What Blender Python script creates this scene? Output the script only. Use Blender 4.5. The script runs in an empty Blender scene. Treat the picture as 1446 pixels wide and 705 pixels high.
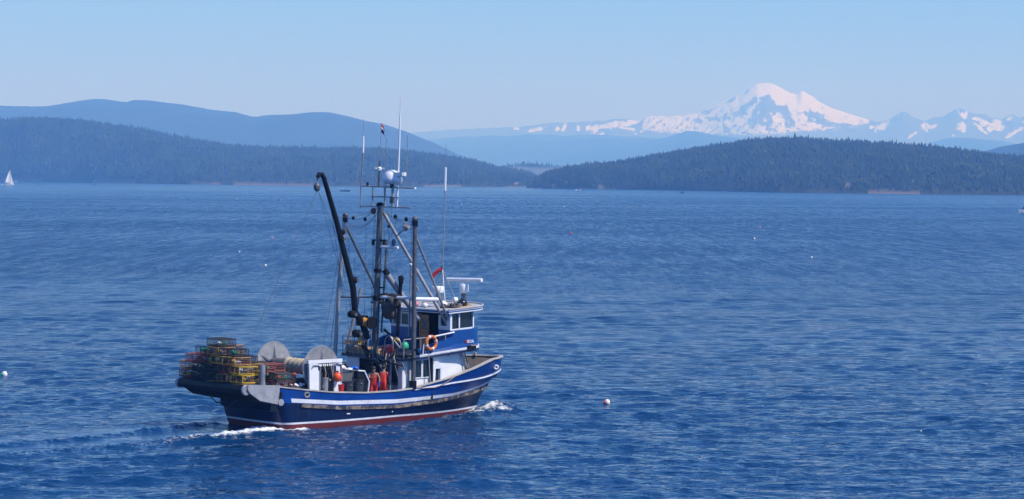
import bpy, bmesh, math, random
import numpy as np
from mathutils import Vector, Matrix
R = math.radians
random.seed(7); rng = np.random.default_rng(7)
sc = bpy.context.scene
col = sc.collection

# ------------------------------------------------------------------ camera
F_PX, EYE = 3400.0, 12.2
PITCH = math.atan((352.5 - 248) / F_PX); ROLL = R(0.32)
cam_d = bpy.data.cameras.new("camera"); cam = bpy.data.objects.new("camera", cam_d); col.objects.link(cam)
cam_d.sensor_width = 36; cam_d.lens = 36 * F_PX / 1446
cam_d.clip_start = 1; cam_d.clip_end = 60000
f_ = Vector((0, math.cos(PITCH), -math.sin(PITCH)))
u0 = Vector((0, math.sin(PITCH), math.cos(PITCH))); r0 = Vector((1, 0, 0))
rt = r0 * math.cos(ROLL) + u0 * math.sin(ROLL); up = u0 * math.cos(ROLL) - r0 * math.sin(ROLL)
cam.matrix_world = Matrix(((rt.x, up.x, -f_.x, 0), (rt.y, up.y, -f_.y, 0), (rt.z, up.z, -f_.z, EYE), (0, 0, 0, 1)))
sc.camera = cam

# ------------------------------------------------------------------ light
SUN_EL, SUN_AZ = R(50), R(116)          # azimuth clockwise from +Y
w = bpy.data.worlds.new("World"); sc.world = w; w.use_nodes = True
nt = w.node_tree; bg = nt.nodes["Background"]
sky = nt.nodes.new("ShaderNodeTexSky"); sky.sky_type = 'NISHITA'; sky.sun_disc = False
sky.sun_elevation = SUN_EL; sky.sun_rotation = SUN_AZ
sky.air_density = 1.0; sky.dust_density = 0.3; sky.ozone_density = 3.0; sky.altitude = 0
tint = nt.nodes.new("ShaderNodeMix"); tint.data_type = 'RGBA'; tint.blend_type = 'MULTIPLY'; tint.inputs[0].default_value = 1
tint.inputs[7].default_value = (0.48, 0.84, 1.60, 1)          # clear, deep blue summer sky
nt.links.new(sky.outputs[0], tint.inputs[6]); nt.links.new(tint.outputs[2], bg.inputs[0]); bg.inputs[1].default_value = 0.112
sd = bpy.data.lights.new("sun", 'SUN'); sd.energy = 5.0; sd.angle = R(0.5); sd.color = (1, 0.97, 0.93)
sun = bpy.data.objects.new("sun", sd); col.objects.link(sun)
to_sun = Vector((math.sin(SUN_AZ) * math.cos(SUN_EL), math.cos(SUN_AZ) * math.cos(SUN_EL), math.sin(SUN_EL)))
sun.rotation_euler = to_sun.to_track_quat('Z', 'Y').to_euler(); sun.location = (200, -100, 300)
sc.view_settings.view_transform = 'Standard'; sc.view_settings.look = 'None'
sc.view_settings.exposure = 0.0; sc.view_settings.gamma = 1
sc.render.engine = 'CYCLES'
sc.cycles.use_denoising = True
sc.cycles.max_bounces = 6; sc.cycles.volume_bounces = 3
sc.cycles.caustics_reflective = False; sc.cycles.caustics_refractive = False

# ------------------------------------------------------------------ helpers
def at(x, y, D):
    """surveyed direction (pixel of the photograph) -> world point at ground distance D (along +Y)"""
    d = f_ + rt * ((x - 723) / F_PX) - up * ((y - 352.5) / F_PX)
    return Vector((0, 0, EYE)) + d * (D / d.y)
def on_water(x, y):
    d = f_ + rt * ((x - 723) / F_PX) - up * ((y - 352.5) / F_PX)
    return Vector((0, 0, EYE)) + d * (-EYE / d.z)

def tag(o, label=None, cat=None, group=None, kind=None):
    if label: o["label"] = label
    if cat: o["category"] = cat
    if group: o["group"] = group
    if kind: o["kind"] = kind
    return o

MATS = {}
def mat(name, c, rough=0.5, metal=0.0, var=0.12, scale=3.0, c2=None, thr=None, bump=0.0, spec=0.5, coat=0.0, streak=False):
    """painted / bare surface: base colour broken up by noise, optional second colour (wear, rust, dirt)"""
    m = bpy.data.materials.new(name); m.use_nodes = True; n = m.node_tree.nodes; l = m.node_tree.links
    b = n["Principled BSDF"]; b.inputs["Roughness"].default_value = rough; b.inputs["Metallic"].default_value = metal
    b.inputs["Specular IOR Level"].default_value = spec; b.inputs["Coat Weight"].default_value = coat
    tc = n.new("ShaderNodeTexCoord"); no = n.new("ShaderNodeTexNoise"); no.inputs["Scale"].default_value = scale
    no.inputs["Detail"].default_value = 6; no.inputs["Roughness"].default_value = 0.65
    l.new(tc.outputs["Object"], no.inputs["Vector"])
    r = n.new("ShaderNodeValToRGB"); l.new(no.outputs["Fac"], r.inputs[0])
    lo = [max(0, v * (1 - var * 1.6)) for v in c]; hi = [min(1, v * (1 + var)) for v in c]
    r.color_ramp.elements[0].position = 0.3; r.color_ramp.elements[0].color = (*lo, 1)
    r.color_ramp.elements[1].position = 0.7; r.color_ramp.elements[1].color = (*hi, 1)
    out = r.outputs[0]
    if c2 is not None:
        n2 = n.new("ShaderNodeTexNoise"); n2.inputs["Scale"].default_value = scale * 0.7; n2.inputs["Detail"].default_value = 8
        n2.inputs["Roughness"].default_value = 0.75; l.new(tc.outputs["Object"], n2.inputs["Vector"])
        if streak:      # rust and salt runs down the plating
            mp = n.new("ShaderNodeMapping"); mp.inputs["Scale"].default_value = (2.6, 2.6, 0.22); l.new(tc.outputs["Object"], mp.inputs[0]); l.new(mp.outputs[0], n2.inputs["Vector"])
        r2 = n.new("ShaderNodeValToRGB"); l.new(n2.outputs["Fac"], r2.inputs[0])
        r2.color_ramp.elements[0].position = thr; r2.color_ramp.elements[0].color = (0, 0, 0, 1)
        r2.color_ramp.elements[1].position = thr + 0.08; r2.color_ramp.elements[1].color = (1, 1, 1, 1)
        mx = n.new("ShaderNodeMix"); mx.data_type = 'RGBA'; l.new(r2.outputs[0], mx.inputs[0])
        l.new(out, mx.inputs[6]); mx.inputs[7].default_value = (*c2, 1); out = mx.outputs[2]
    l.new(out, b.inputs["Base Color"])
    if bump:
        bp = n.new("ShaderNodeBump"); bp.inputs["Strength"].default_value = bump; bp.inputs["Distance"].default_value = 0.05
        l.new(no.outputs["Fac"], bp.inputs["Height"]); l.new(bp.outputs[0], b.inputs["Normal"])
    MATS[name] = m
    return m
M = {}
def defm(k, *a, **kw): M[k] = mat(k, *a, **kw)
defm("hull_blue", (0.002, 0.050, 0.26), 0.36, var=0.2, scale=1.2, c2=(0.035, 0.045, 0.10), thr=0.58, spec=0.35, streak=True)
defm("hull_navy", (0.002, 0.012, 0.058), 0.4, var=0.25, scale=1.2, c2=(0.04, 0.038, 0.05), thr=0.60, spec=0.3, streak=True)
defm("band_blue", (0.002, 0.060, 0.26), 0.4, var=0.15, scale=1.5, c2=(0.03, 0.07, 0.2), thr=0.62, streak=True)
defm("red_bottom", (0.13, 0.014, 0.012), 0.6, scale=2, c2=(0.05, 0.02, 0.02), thr=0.6)
defm("hull_white", (0.72, 0.74, 0.78), 0.45, scale=3, c2=(0.36, 0.30, 0.26), thr=0.62, streak=True)
defm("white_paint", (0.76, 0.77, 0.78), 0.4, var=0.06, scale=2, c2=(0.50, 0.40, 0.30), thr=0.62, streak=True)
defm("worn_guard", (0.24, 0.19, 0.15), 0.8, var=0.35, scale=2.2, c2=(0.02, 0.022, 0.035), thr=0.45, bump=0.4)
defm("cap_grey", (0.42, 0.40, 0.37), 0.7, var=0.2, scale=2, c2=(0.25, 0.2, 0.16), thr=0.6)
defm("bulwark_inside", (0.10, 0.085, 0.075), 0.8, var=0.3, scale=1.5, c2=(0.2, 0.15, 0.09), thr=0.62)
defm("deck_wood", (0.36, 0.27, 0.18), 0.8, var=0.25, scale=2, c2=(0.2, 0.15, 0.1), thr=0.58)
defm("deck_grey", (0.17, 0.17, 0.17), 0.8, var=0.25, scale=2, c2=(0.3, 0.28, 0.25), thr=0.6)
defm("aluminium", (0.40, 0.40, 0.41), 0.5, metal=0.35, var=0.18, scale=4, c2=(0.3, 0.29, 0.29), thr=0.6)
defm("flange_shaded", (0.25, 0.25, 0.26), 0.6, metal=0.2, var=0.2, scale=4, c2=(0.18, 0.15, 0.13), thr=0.6)  # darker copy of aluminium: shade on the starboard flange put into its colour
defm("galv", (0.33, 0.33, 0.34), 0.45, metal=0.4, var=0.2, scale=3, c2=(0.22, 0.19, 0.17), thr=0.62)
defm("galv_dark", (0.11, 0.115, 0.12), 0.5, metal=0.3, var=0.25, scale=3, c2=(0.12, 0.08, 0.06), thr=0.6)
defm("black_steel", (0.008, 0.008, 0.010), 0.65, spec=0.12, var=0.3, scale=4, c2=(0.05, 0.035, 0.03), thr=0.66)
defm("black_rubber", (0.008, 0.009, 0.012), 0.55, spec=0.2, var=0.3, scale=4)
defm("dark_navy", (0.008, 0.014, 0.06), 0.4, scale=2)
defm("glass", (0.012, 0.02, 0.03), 0.06, var=0.1, scale=1, spec=0.7)
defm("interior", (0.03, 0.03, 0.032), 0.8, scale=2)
defm("door_wood", (0.45, 0.17, 0.045), 0.45, var=0.25, scale=4)
defm("roof_grey", (0.40, 0.40, 0.42), 0.7, var=0.12, scale=1.5, c2=(0.55, 0.54, 0.52), thr=0.58)
defm("white_plastic", (0.80, 0.80, 0.79), 0.3, var=0.04)
defm("cream_net", (0.50, 0.42, 0.27), 0.9, var=0.25, scale=9, c2=(0.25, 0.2, 0.12), thr=0.6, bump=0.8)
defm("brown_net", (0.10, 0.075, 0.06), 0.95, var=0.4, scale=8, bump=0.8)
defm("orange", (0.85, 0.09, 0.015), 0.4, var=0.06)
defm("ring_orange", (0.62, 0.17, 0.04), 0.55, var=0.12)
defm("red", (0.55, 0.02, 0.015), 0.45, var=0.1)
defm("bib_red", (0.70, 0.035, 0.02), 0.5, var=0.12, scale=6)
defm("bib_orange", (0.78, 0.055, 0.02), 0.5, var=0.12, scale=6)
defm("skin", (0.42, 0.22, 0.14), 0.55, var=0.08)
defm("hair", (0.02, 0.014, 0.01), 0.7)
defm("glove_blue", (0.02, 0.07, 0.45), 0.5)
defm("bin_grey", (0.03, 0.034, 0.042), 0.5, var=0.1)
defm("tote_grey", (0.10, 0.105, 0.115), 0.55, var=0.1)
defm("yellow", (0.70, 0.42, 0.015), 0.5, var=0.12)
defm("pot_yellow", (0.68, 0.44, 0.02), 0.6, var=0.2, scale=5, c2=(0.18, 0.08, 0.02), thr=0.64)
defm("pot_rust", (0.34, 0.075, 0.05), 0.8, var=0.35, scale=5, c2=(0.06, 0.03, 0.02), thr=0.58)
defm("pot_black", (0.014, 0.014, 0.017), 0.6, var=0.3, scale=5, c2=(0.10, 0.05, 0.03), thr=0.63)
defm("pot_ochre", (0.42, 0.22, 0.05), 0.75, var=0.3, scale=5, c2=(0.1, 0.04, 0.02), thr=0.6)
defm("pot_wire", (0.035, 0.03, 0.028), 0.7, var=0.4, scale=6)
defm("pot_wire_red", (0.12, 0.035, 0.03), 0.7, var=0.3, scale=6)
defm("buoy_green", (0.02, 0.42, 0.20), 0.45, var=0.1)
defm("buoy_white", (0.78, 0.77, 0.74), 0.45, var=0.06)
defm("crate_wood", (0.48, 0.31, 0.16), 0.75, var=0.25, scale=3)
defm("power_orange", (0.62, 0.28, 0.03), 0.45, var=0.12)
defm("black_bag", (0.010, 0.010, 0.012), 0.3, var=0.2)
defm("blue_bag", (0.03, 0.14, 0.6), 0.4)
defm("rope_wire", (0.06, 0.06, 0.065), 0.6)
defm("rope_tan", (0.34, 0.28, 0.20), 0.9, var=0.2, scale=10)
defm("rope_green", (0.04, 0.22, 0.13), 0.9, var=0.3, scale=10)
defm("rope_pink", (0.45, 0.12, 0.10), 0.9, var=0.3, scale=10)
defm("flag_red", (0.42, 0.02, 0.03), 0.7)
defm("flag_blue", (0.02, 0.03, 0.16), 0.7)
defm("sail", (0.86, 0.86, 0.85), 0.8, var=0.04)
defm("dark_hull", (0.02, 0.03, 0.05), 0.4)
defm("pink", (0.75, 0.25, 0.25), 0.5)

class MB:
    """collects shapes; build() links them as one mesh object"""
    def __init__(s): s.v = []; s.f = []; s.m = []; s.ms = []
    def mi(s, m):
        if m not in s.ms: s.ms.append(m)
        return s.ms.index(m)
    def add(s, vs, fs, m):
        o = len(s.v); i = s.mi(m); s.v += [tuple(v) for v in vs]
        for f in fs: s.f.append(tuple(o + k for k in f)); s.m.append(i)
    def box(s, c, d, m, rot=None):
        hx, hy, hz = d[0] / 2, d[1] / 2, d[2] / 2
        vs = [Vector((x, y, z)) for z in (-hz, hz) for y in (-hy, hy) for x in (-hx, hx)]
        if rot is not None: vs = [rot @ v for v in vs]
        vs = [v + Vector(c) for v in vs]
        s.add(vs, [(0, 2, 3, 1), (4, 5, 7, 6), (0, 1, 5, 4), (2, 6, 7, 3), (0, 4, 6, 2), (1, 3, 7, 5)], m)
    def tube(s, path, r, m, n=8, caps=True, closed=False):
        P = [Vector(p) for p in path]; rs = r if isinstance(r, (list, tuple)) else [r] * len(P)
        vs = []; k = len(P); prev = None
        for i, p in enumerate(P):
            a = P[(i - 1) % k] if (closed or i > 0) else P[i]; b = P[(i + 1) % k] if (closed or i < k - 1) else P[i]
            t = (b - a).normalized()
            if prev is None:
                e = Vector((0, 0, 1)) if abs(t.z) < 0.9 else Vector((1, 0, 0)); nrm = (e - t * e.dot(t)).normalized()
            else:
                nrm = (prev - t * prev.dot(t)).normalized()
            prev = nrm; bn = t.cross(nrm)
            for j in range(n):
                a_ = 2 * math.pi * j / n; vs.append(p + (nrm * math.cos(a_) + bn * math.sin(a_)) * rs[i])
        fs = []
        for i in range(k if closed else k - 1):
            i2 = (i + 1) % k
            for j in range(n): j2 = (j + 1) % n; fs.append((i * n + j, i * n + j2, i2 * n + j2, i2 * n + j))
        if caps and not closed: fs.append(tuple(range(n - 1, -1, -1))); fs.append(tuple((k - 1) * n + j for j in range(n)))
        s.add(vs, fs, m)
    def lathe(s, prof, c, m, n=16, axis='Z'):
        vs = []; k = len(prof)
        for (r, h) in prof:
            for j in range(n):
                a = 2 * math.pi * j / n; x, y = r * math.cos(a), r * math.sin(a)
                p = {'Z': (x, y, h), 'Y': (x, h, y), 'X': (h, x, y)}[axis]; vs.append(Vector(p) + Vector(c))
        fs = [(i * n + j, i * n + (j + 1) % n, (i + 1) * n + (j + 1) % n, (i + 1) * n + j) for i in range(k - 1) for j in range(n)]
        if prof[0][0] > 1e-4: fs.append(tuple(range(n - 1, -1, -1)))
        if prof[-1][0] > 1e-4: fs.append(tuple((k - 1) * n + j for j in range(n)))
        s.add(vs, fs, m)
    def ball(s, c, r, m, n=12, sx=1, sy=1, sz=1):
        prof = [(max(1e-5, math.sin(math.pi * i / 8)), -math.cos(math.pi * i / 8)) for i in range(9)]
        o = len(s.v); s.lathe(prof, (0, 0, 0), m, n)
        for i in range(o, len(s.v)):
            x, y, z = s.v[i]; s.v[i] = (c[0] + x * r * sx, c[1] + y * r * sy, c[2] + z * r * sz)
    def prism(s, poly, lo, hi, m, plane='UZ'):
        """polygon (a,b) extruded; UZ: a=x, b=z along y ; XY: along z"""
        k = len(poly); g = (lambda a, b, h: (a, h, b)) if plane == 'UZ' else (lambda a, b, h: (a, b, h))
        vs = [g(a, b, lo) for a, b in poly] + [g(a, b, hi) for a, b in poly]
        fs = [tuple(range(k)), tuple(range(2 * k - 1, k - 1, -1))] + [(i, (i + 1) % k, k + (i + 1) % k, k + i) for i in range(k)]
        s.add(vs, fs, m)
    def grid(s, rows, m, mf=None):
        nr, nc = len(rows), len(rows[0]); o = len(s.v)
        s.v += [tuple(p) for r in rows for p in r]
        for i in range(nr - 1):
            for j in range(nc - 1):
                mm = mf(i, j) if mf else m
                s.f.append((o + i * nc + j, o + i * nc + j + 1, o + (i + 1) * nc + j + 1, o + (i + 1) * nc + j)); s.m.append(s.mi(mm))
    def build(s, name, parent=None, smooth=True, ang=35, recalc=True, bevel=0):
        me = bpy.data.meshes.new(name); me.from_pydata(s.v, [], s.f); me.update()
        for m in s.ms: me.materials.append(M[m] if isinstance(m, str) else m)
        me.polygons.foreach_set("material_index", s.m)
        if recalc or bevel:
            bm = bmesh.new(); bm.from_mesh(me)
            if recalc: bmesh.ops.recalc_face_normals(bm, faces=bm.faces)
            if bevel:
                es = [e for e in bm.edges if len(e.link_faces) == 2 and e.calc_face_angle(0) > 0.6]
                bmesh.ops.bevel(bm, geom=es, offset=bevel, segments=2, affect='EDGES', clamp_overlap=True)
            bm.to_mesh(me); bm.free()
        if smooth:
            me.polygons.foreach_set("use_smooth", [True] * len(me.polygons)); me.set_sharp_from_angle(angle=R(ang))
        o = bpy.data.objects.new(name, me); col.objects.link(o)
        if parent is not None: o.parent = parent
        return o

def empty(name, loc=(0, 0, 0), rz=0, parent=None):
    o = bpy.data.objects.new(name, None); col.objects.link(o); o.location = loc; o.rotation_euler = (0, 0, rz)
    o.empty_display_size = 0.3
    if parent is not None: o.parent = parent
    return o
def copy_tree(o, parent=None):
    c = o.copy(); col.objects.link(c); c.parent = parent
    for ch in list(o.children): copy_tree(ch, c)
    return c

def interp(x, xs, ys): return float(np.interp(x, xs, ys))
def sstep(a, b, x):
    t = np.clip((x - a) / (b - a), 0, 1); return t * t * (3 - 2 * t)
#--TERRAIN
def noise1(x, seed, octs=4, base=1.0):
    r = np.random.default_rng(seed); y = np.zeros_like(x, dtype=float); a = 1.0
    for o in range(octs):
        for k in range(3):
            y += a * np.sin(x * base * (2 ** o) * r.uniform(0.7, 1.4) + r.uniform(0, 6.28)) / 3
        a *= 0.5
    return y
def noise2(x, y, seed, octs=4, base=1.0, gain=0.5):
    r = np.random.default_rng(seed); z = np.zeros_like(x, dtype=float); a = 1.0
    for o in range(octs):
        for k in range(5):
            th = r.uniform(0, 6.28); f = base * (2 ** o) * r.uniform(0.7, 1.4)
            z += a * np.sin((x * math.cos(th) + y * math.sin(th)) * f + r.uniform(0, 6.28)
                            + 0.8 * np.sin((x * math.sin(th) - y * math.cos(th)) * f * 0.6 + r.uniform(0, 6.28))) / 3
        a *= gain
    return z
def np_mesh(name, V, Fq, materials, smooth=True, attrs=None):
    me = bpy.data.meshes.new(name); k = Fq.shape[1]
    me.vertices.add(len(V)); me.vertices.foreach_set("co", np.ascontiguousarray(V, dtype=np.float32).ravel())
    me.loops.add(Fq.size); me.loops.foreach_set("vertex_index", np.ascontiguousarray(Fq, dtype=np.int32).ravel())
    me.polygons.add(len(Fq)); me.polygons.foreach_set("loop_start", np.arange(0, Fq.size, k, dtype=np.int32))
    me.polygons.foreach_set("loop_total", np.full(len(Fq), k, dtype=np.int32))
    if smooth: me.polygons.foreach_set("use_smooth", np.ones(len(Fq), dtype=bool))
    for m in materials: me.materials.append(m)
    for an, av in (attrs or {}).items():
        if av.ndim == 1:
            a = me.attributes.new(an, 'FLOAT', 'POINT'); a.data.foreach_set("value", av.astype(np.float32))
        else:
            a = me.attributes.new(an, 'FLOAT_COLOR', 'POINT'); a.data.foreach_set("color", av.astype(np.float32).ravel())
    me.update(); me.validate()
    o = bpy.data.objects.new(name, me); col.objects.link(o)
    return o
def grid_faces(nr, nc):
    i = np.arange(nr - 1)[:, None] * nc + np.arange(nc - 1)[None, :]
    return np.stack([i, i + 1, i + nc + 1, i + nc], -1).reshape(-1, 4)

def terrain_mat(name, c_low, c_rock, rough=0.95, scale=0.02, snow=None):
    m = bpy.data.materials.new(name); m.use_nodes = True; n = m.node_tree.nodes; l = m.node_tree.links
    b = n["Principled BSDF"]; b.inputs["Roughness"].default_value = rough; b.inputs["Specular IOR Level"].default_value = 0.15
    tc = n.new("ShaderNodeTexCoord"); no = n.new("ShaderNodeTexNoise"); no.inputs["Scale"].default_value = scale
    no.inputs["Detail"].default_value = 8; no.inputs["Roughness"].default_value = 0.7; l.new(tc.outputs["Object"], no.inputs["Vector"])
    r = n.new("ShaderNodeValToRGB"); l.new(no.outputs["Fac"], r.inputs[0])
    r.color_ramp.elements[0].position = 0.35; r.color_ramp.elements[0].color = (*[v * 0.6 for v in c_low], 1)
    r.color_ramp.elements[1].position = 0.68; r.color_ramp.elements[1].color = (*[v * 1.5 for v in c_low], 1)
    at_ = n.new("ShaderNodeAttribute"); at_.attribute_name = "rock"
    mx = n.new("ShaderNodeMix"); mx.data_type = 'RGBA'; l.new(at_.outputs["Fac"], mx.inputs[0]); l.new(r.outputs[0], mx.inputs[6])
    mx.inputs[7].default_value = (*c_rock, 1); l.new(mx.outputs[2], b.inputs["Base Color"])
    return m
M["island_ground"] = terrain_mat("island_ground", (0.035, 0.04, 0.02), (0.22, 0.18, 0.14), scale=0.06)
M["ridge_forest"] = terrain_mat("ridge_forest", (0.028, 0.04, 0.022), (0.075, 0.065, 0.045), scale=0.03)
M["snow_rock"] = terrain_mat("snow_rock", (0.09, 0.085, 0.085), (0.66, 0.86, 0.87), scale=0.01)

def hill(name, prof, D_ridge, D_shore, D_back, m, nx=420, ny=40, seed=1, rough=0.04, shape=0.75, patches=(), edge_rough=0.0, beach=()):
    """prof: skyline as (px x, px y); the ridge stands at D_ridge, its foot on the water at D_shore"""
    xs = np.array([p[0] for p in prof], float); ys = np.array([p[1] for p in prof], float)
    px = np.linspace(xs[0], xs[-1], nx)
    py = np.interp(px, xs, ys)
    Hr = np.array([max(0.0, at(a, b, D_ridge).z) for a, b in zip(px, py)])
    tx = np.array([at(a, 248, 1.0).x for a in px])             # x / y slope of each column
    T = np.concatenate([np.linspace(0, 1, ny), np.linspace(1, 2, 14)[1:]])
    Ds = D_shore(px) if callable(D_shore) else np.full(nx, float(D_shore))
    Y = np.where(T[:, None] <= 1, Ds[None] + (D_ridge - Ds[None]) * T[:, None], D_ridge + (D_back - D_ridge) * (T[:, None] - 1))
    X = Y * 0 + tx[None] * D_ridge * (0.55 + 0.45 * Y / D_ridge)
    X = np.where(T[:, None] <= 1, tx[None] * Y, tx[None] * D_ridge)
    sh = np.where(T <= 1, np.sin(np.clip(T, 0, 1) * math.pi / 2) ** shape, np.cos((np.clip(T, 1, 2) - 1) * math.pi / 2))
    kw = 2 * (nx // 70) + 1; kk = np.hanning(kw + 2)[1:-1]; kk /= kk.sum(); Hs = np.convolve(np.pad(Hr, kw // 2, mode='edge'), kk, 'valid'); wT = (np.clip(T, 0, 1) ** 6)[:, None]
    Z = (Hr[None] * wT + np.minimum(Hs, Hr * 1.05 + 1)[None] * (1 - wT)) * sh[:, None]
    amp = Hr.max() * rough
    env = np.clip(T * 4, 0, 1) * np.where(T < 0.92, 1, 0.15)
    Z = Z + amp * noise2(X, Y, seed, 4, 6.28 / (Hr.max() * 4)) * env[:, None] * np.clip(Hr / (0.2 * Hr.max()), 0, 1)[None]
    Z = Z - np.where(T[:, None] == 0, 0.8, 0) - (T[:, None] >= 2) * 1.0
    Z[0, :] = -0.8
    V = np.stack([X, Y, Z], -1).reshape(-1, 3)
    # pixel position of every vertex, to know where the bare banks lie
    rock = np.zeros(len(V)); PX = np.broadcast_to(px[None], X.shape).ravel()
    C0 = np.array([0, 0, EYE]); d = V - C0
    depth = d @ np.array(f_); PY = 352.5 - F_PX * (d @ np.array(up)) / depth
    nz = noise2(PX, PY * 2, seed + 5, 3, 0.35)
    for (cx, cy, rx, ry) in patches:
        q = ((PX - cx) / rx) ** 2 + ((PY - cy) / ry) ** 2
        rock = np.maximum(rock, (q + 0.35 * nz < 1) * 1.0)
    for (a, b_, hh) in beach:
        rock = np.maximum(rock, ((PX > a) & (PX < b_) & (V[:, 2] < hh * (1 + 0.6 * nz))) * 1.0)
    o = np_mesh(name, V, grid_faces(len(T), nx), [M[m]], attrs={"rock": rock})
    tag(o, kind="structure")
    return dict(X=X, Y=Y, Z=Z, T=T, rock=rock.reshape(X.shape), PX=PX.reshape(X.shape), PY=PY.reshape(X.shape))

# ---- far shore islands, ridges, the snow mountain
def shoreD(pts):
    a = [p[0] for p in pts]; d = [on_water(*p).y for p in pts]
    return lambda px: np.interp(px, a, d)
left_isl = hill("wooded_island_hill", [(-160, 178), (-60, 174), (0, 173), (60, 172), (130, 177), (200, 188), (250, 198), (300, 208), (350, 216), (400, 218),
     (450, 217), (500, 215), (560, 218), (600, 222), (640, 229), (680, 239), (705, 244), (730, 247), (750, 251), (768, 258), (785, 266)],
     3450, shoreD([(-160, 256), (0, 256.5), (100, 257.5), (300, 261), (450, 263), (750, 264.5), (800, 265)]), 4000, "island_ground", seed=3,
     patches=[(405, 259.5, 22, 1.2), (620, 261, 20, 1.2), (668, 244, 4, 1.2), (732, 259, 6, 1.2), (711, 247, 3, 2.5)],
     beach=[(-20, 60, .5), (130, 190, 1.0), (270, 310, .8), (330, 440, 1.3), (600, 650, 1.1), (715, 748, .9)])
right_isl = hill("wooded_headland_hill", [(744, 268), (752, 262), (762, 254), (775, 249), (800, 243), (840, 239), (890, 232), (930, 224), (970, 217), (1010, 211), (1050, 206), (1090, 203),
     (1130, 202), (1170, 204), (1220, 207), (1270, 211), (1320, 215), (1370, 221), (1420, 226), (1500, 230), (1620, 238)],
     2350, shoreD([(744, 266), (900, 268), (1100, 272), (1300, 274.5), (1446, 276), (1620, 278)]), 2800, "island_ground", seed=11,
     patches=[(1402, 259, 4, 1.2), (1385, 250, 7, 2), (1195, 262, 6, 2.5), (1420, 240, 4, 2), (848, 263, 6, 2.5), (782, 262, 5, 3), (800, 258, 4, 2)],
     beach=[(748, 800, .6), (812, 870, .9), (1225, 1300, .35)])
def ridge(name, prof, D, m="ridge_forest", seed=1, stub=1.0, foot=0.8, nx=900, rough=0.05, shape=0.8, patches=()):
    xs = np.array([p[0] for p in prof], float); ys = np.array([p[1] for p in prof], float)
    px = np.linspace(xs[0], xs[-1], nx)
    py = np.interp(px, xs, ys) + 0.45 * noise1(px, seed, 4, 0.08)
    r = np.random.default_rng(seed); py = py - stub * np.abs(r.normal(0, 0.5, nx))
    return hill(name, list(zip(px, py)), D, D * foot, D * 1.25, m, nx=nx, ny=44, seed=seed, rough=rough, shape=shape, patches=patches)
ridge("far_forest_ridge", [(-170, 156), (0, 150), (30, 151), (60, 152), (90, 150), (130, 148), (160, 150), (178, 153), (188, 149.5), (210, 149), (240, 150.5), (290, 156), (330, 159.5), (350, 164),
      (360, 166), (375, 164), (400, 162.5), (440, 161), (465, 162), (500, 168), (540, 178), (580, 193), (615, 207), (650, 222), (700, 238)], 7000, seed=21)
back_pt = hill("low_wooded_point", [(650, 262), (690, 249), (712, 242), (735, 238), (755, 238), (775, 240), (800, 244), (830, 247), (880, 262)], 4300, 4100, 4700, "island_ground", seed=17)
ridge("low_far_ridge", [(560, 232), (600, 215), (640, 208), (690, 205), (740, 203), (790, 200.5), (830, 197), (870, 196), (895, 198), (940, 201), (1000, 199), (1060, 198), (1120, 197), (1180, 198.5), (1260, 206)], 12900, seed=23, stub=.4)
ridge("haze_ridge", [(640, 240), (700, 232), (760, 222), (830, 212), (900, 206), (955, 193), (970, 187.5), (985, 188), (1010, 193), (1060, 200), (1130, 210)], 11800, seed=24, stub=.4)
ridge("near_foothill", [(1290, 214), (1310, 205), (1340, 197.5), (1365, 198), (1400, 200), (1440, 205), (1500, 203), (1600, 210)], 12200, seed=25, stub=.4)
ridge("dark_headland_ridge", [(1405, 225), (1420, 215), (1446, 203.5), (1480, 198), (1560, 190), (1640, 205)], 4600, seed=26, stub=.8, nx=300)
ridge("grey_far_ridge", [(520, 212), (570, 203), (640, 196), (700, 193), (760, 192), (830, 193.5), (900, 195), (1000, 200)], 13900, seed=27, stub=.3)

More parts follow.
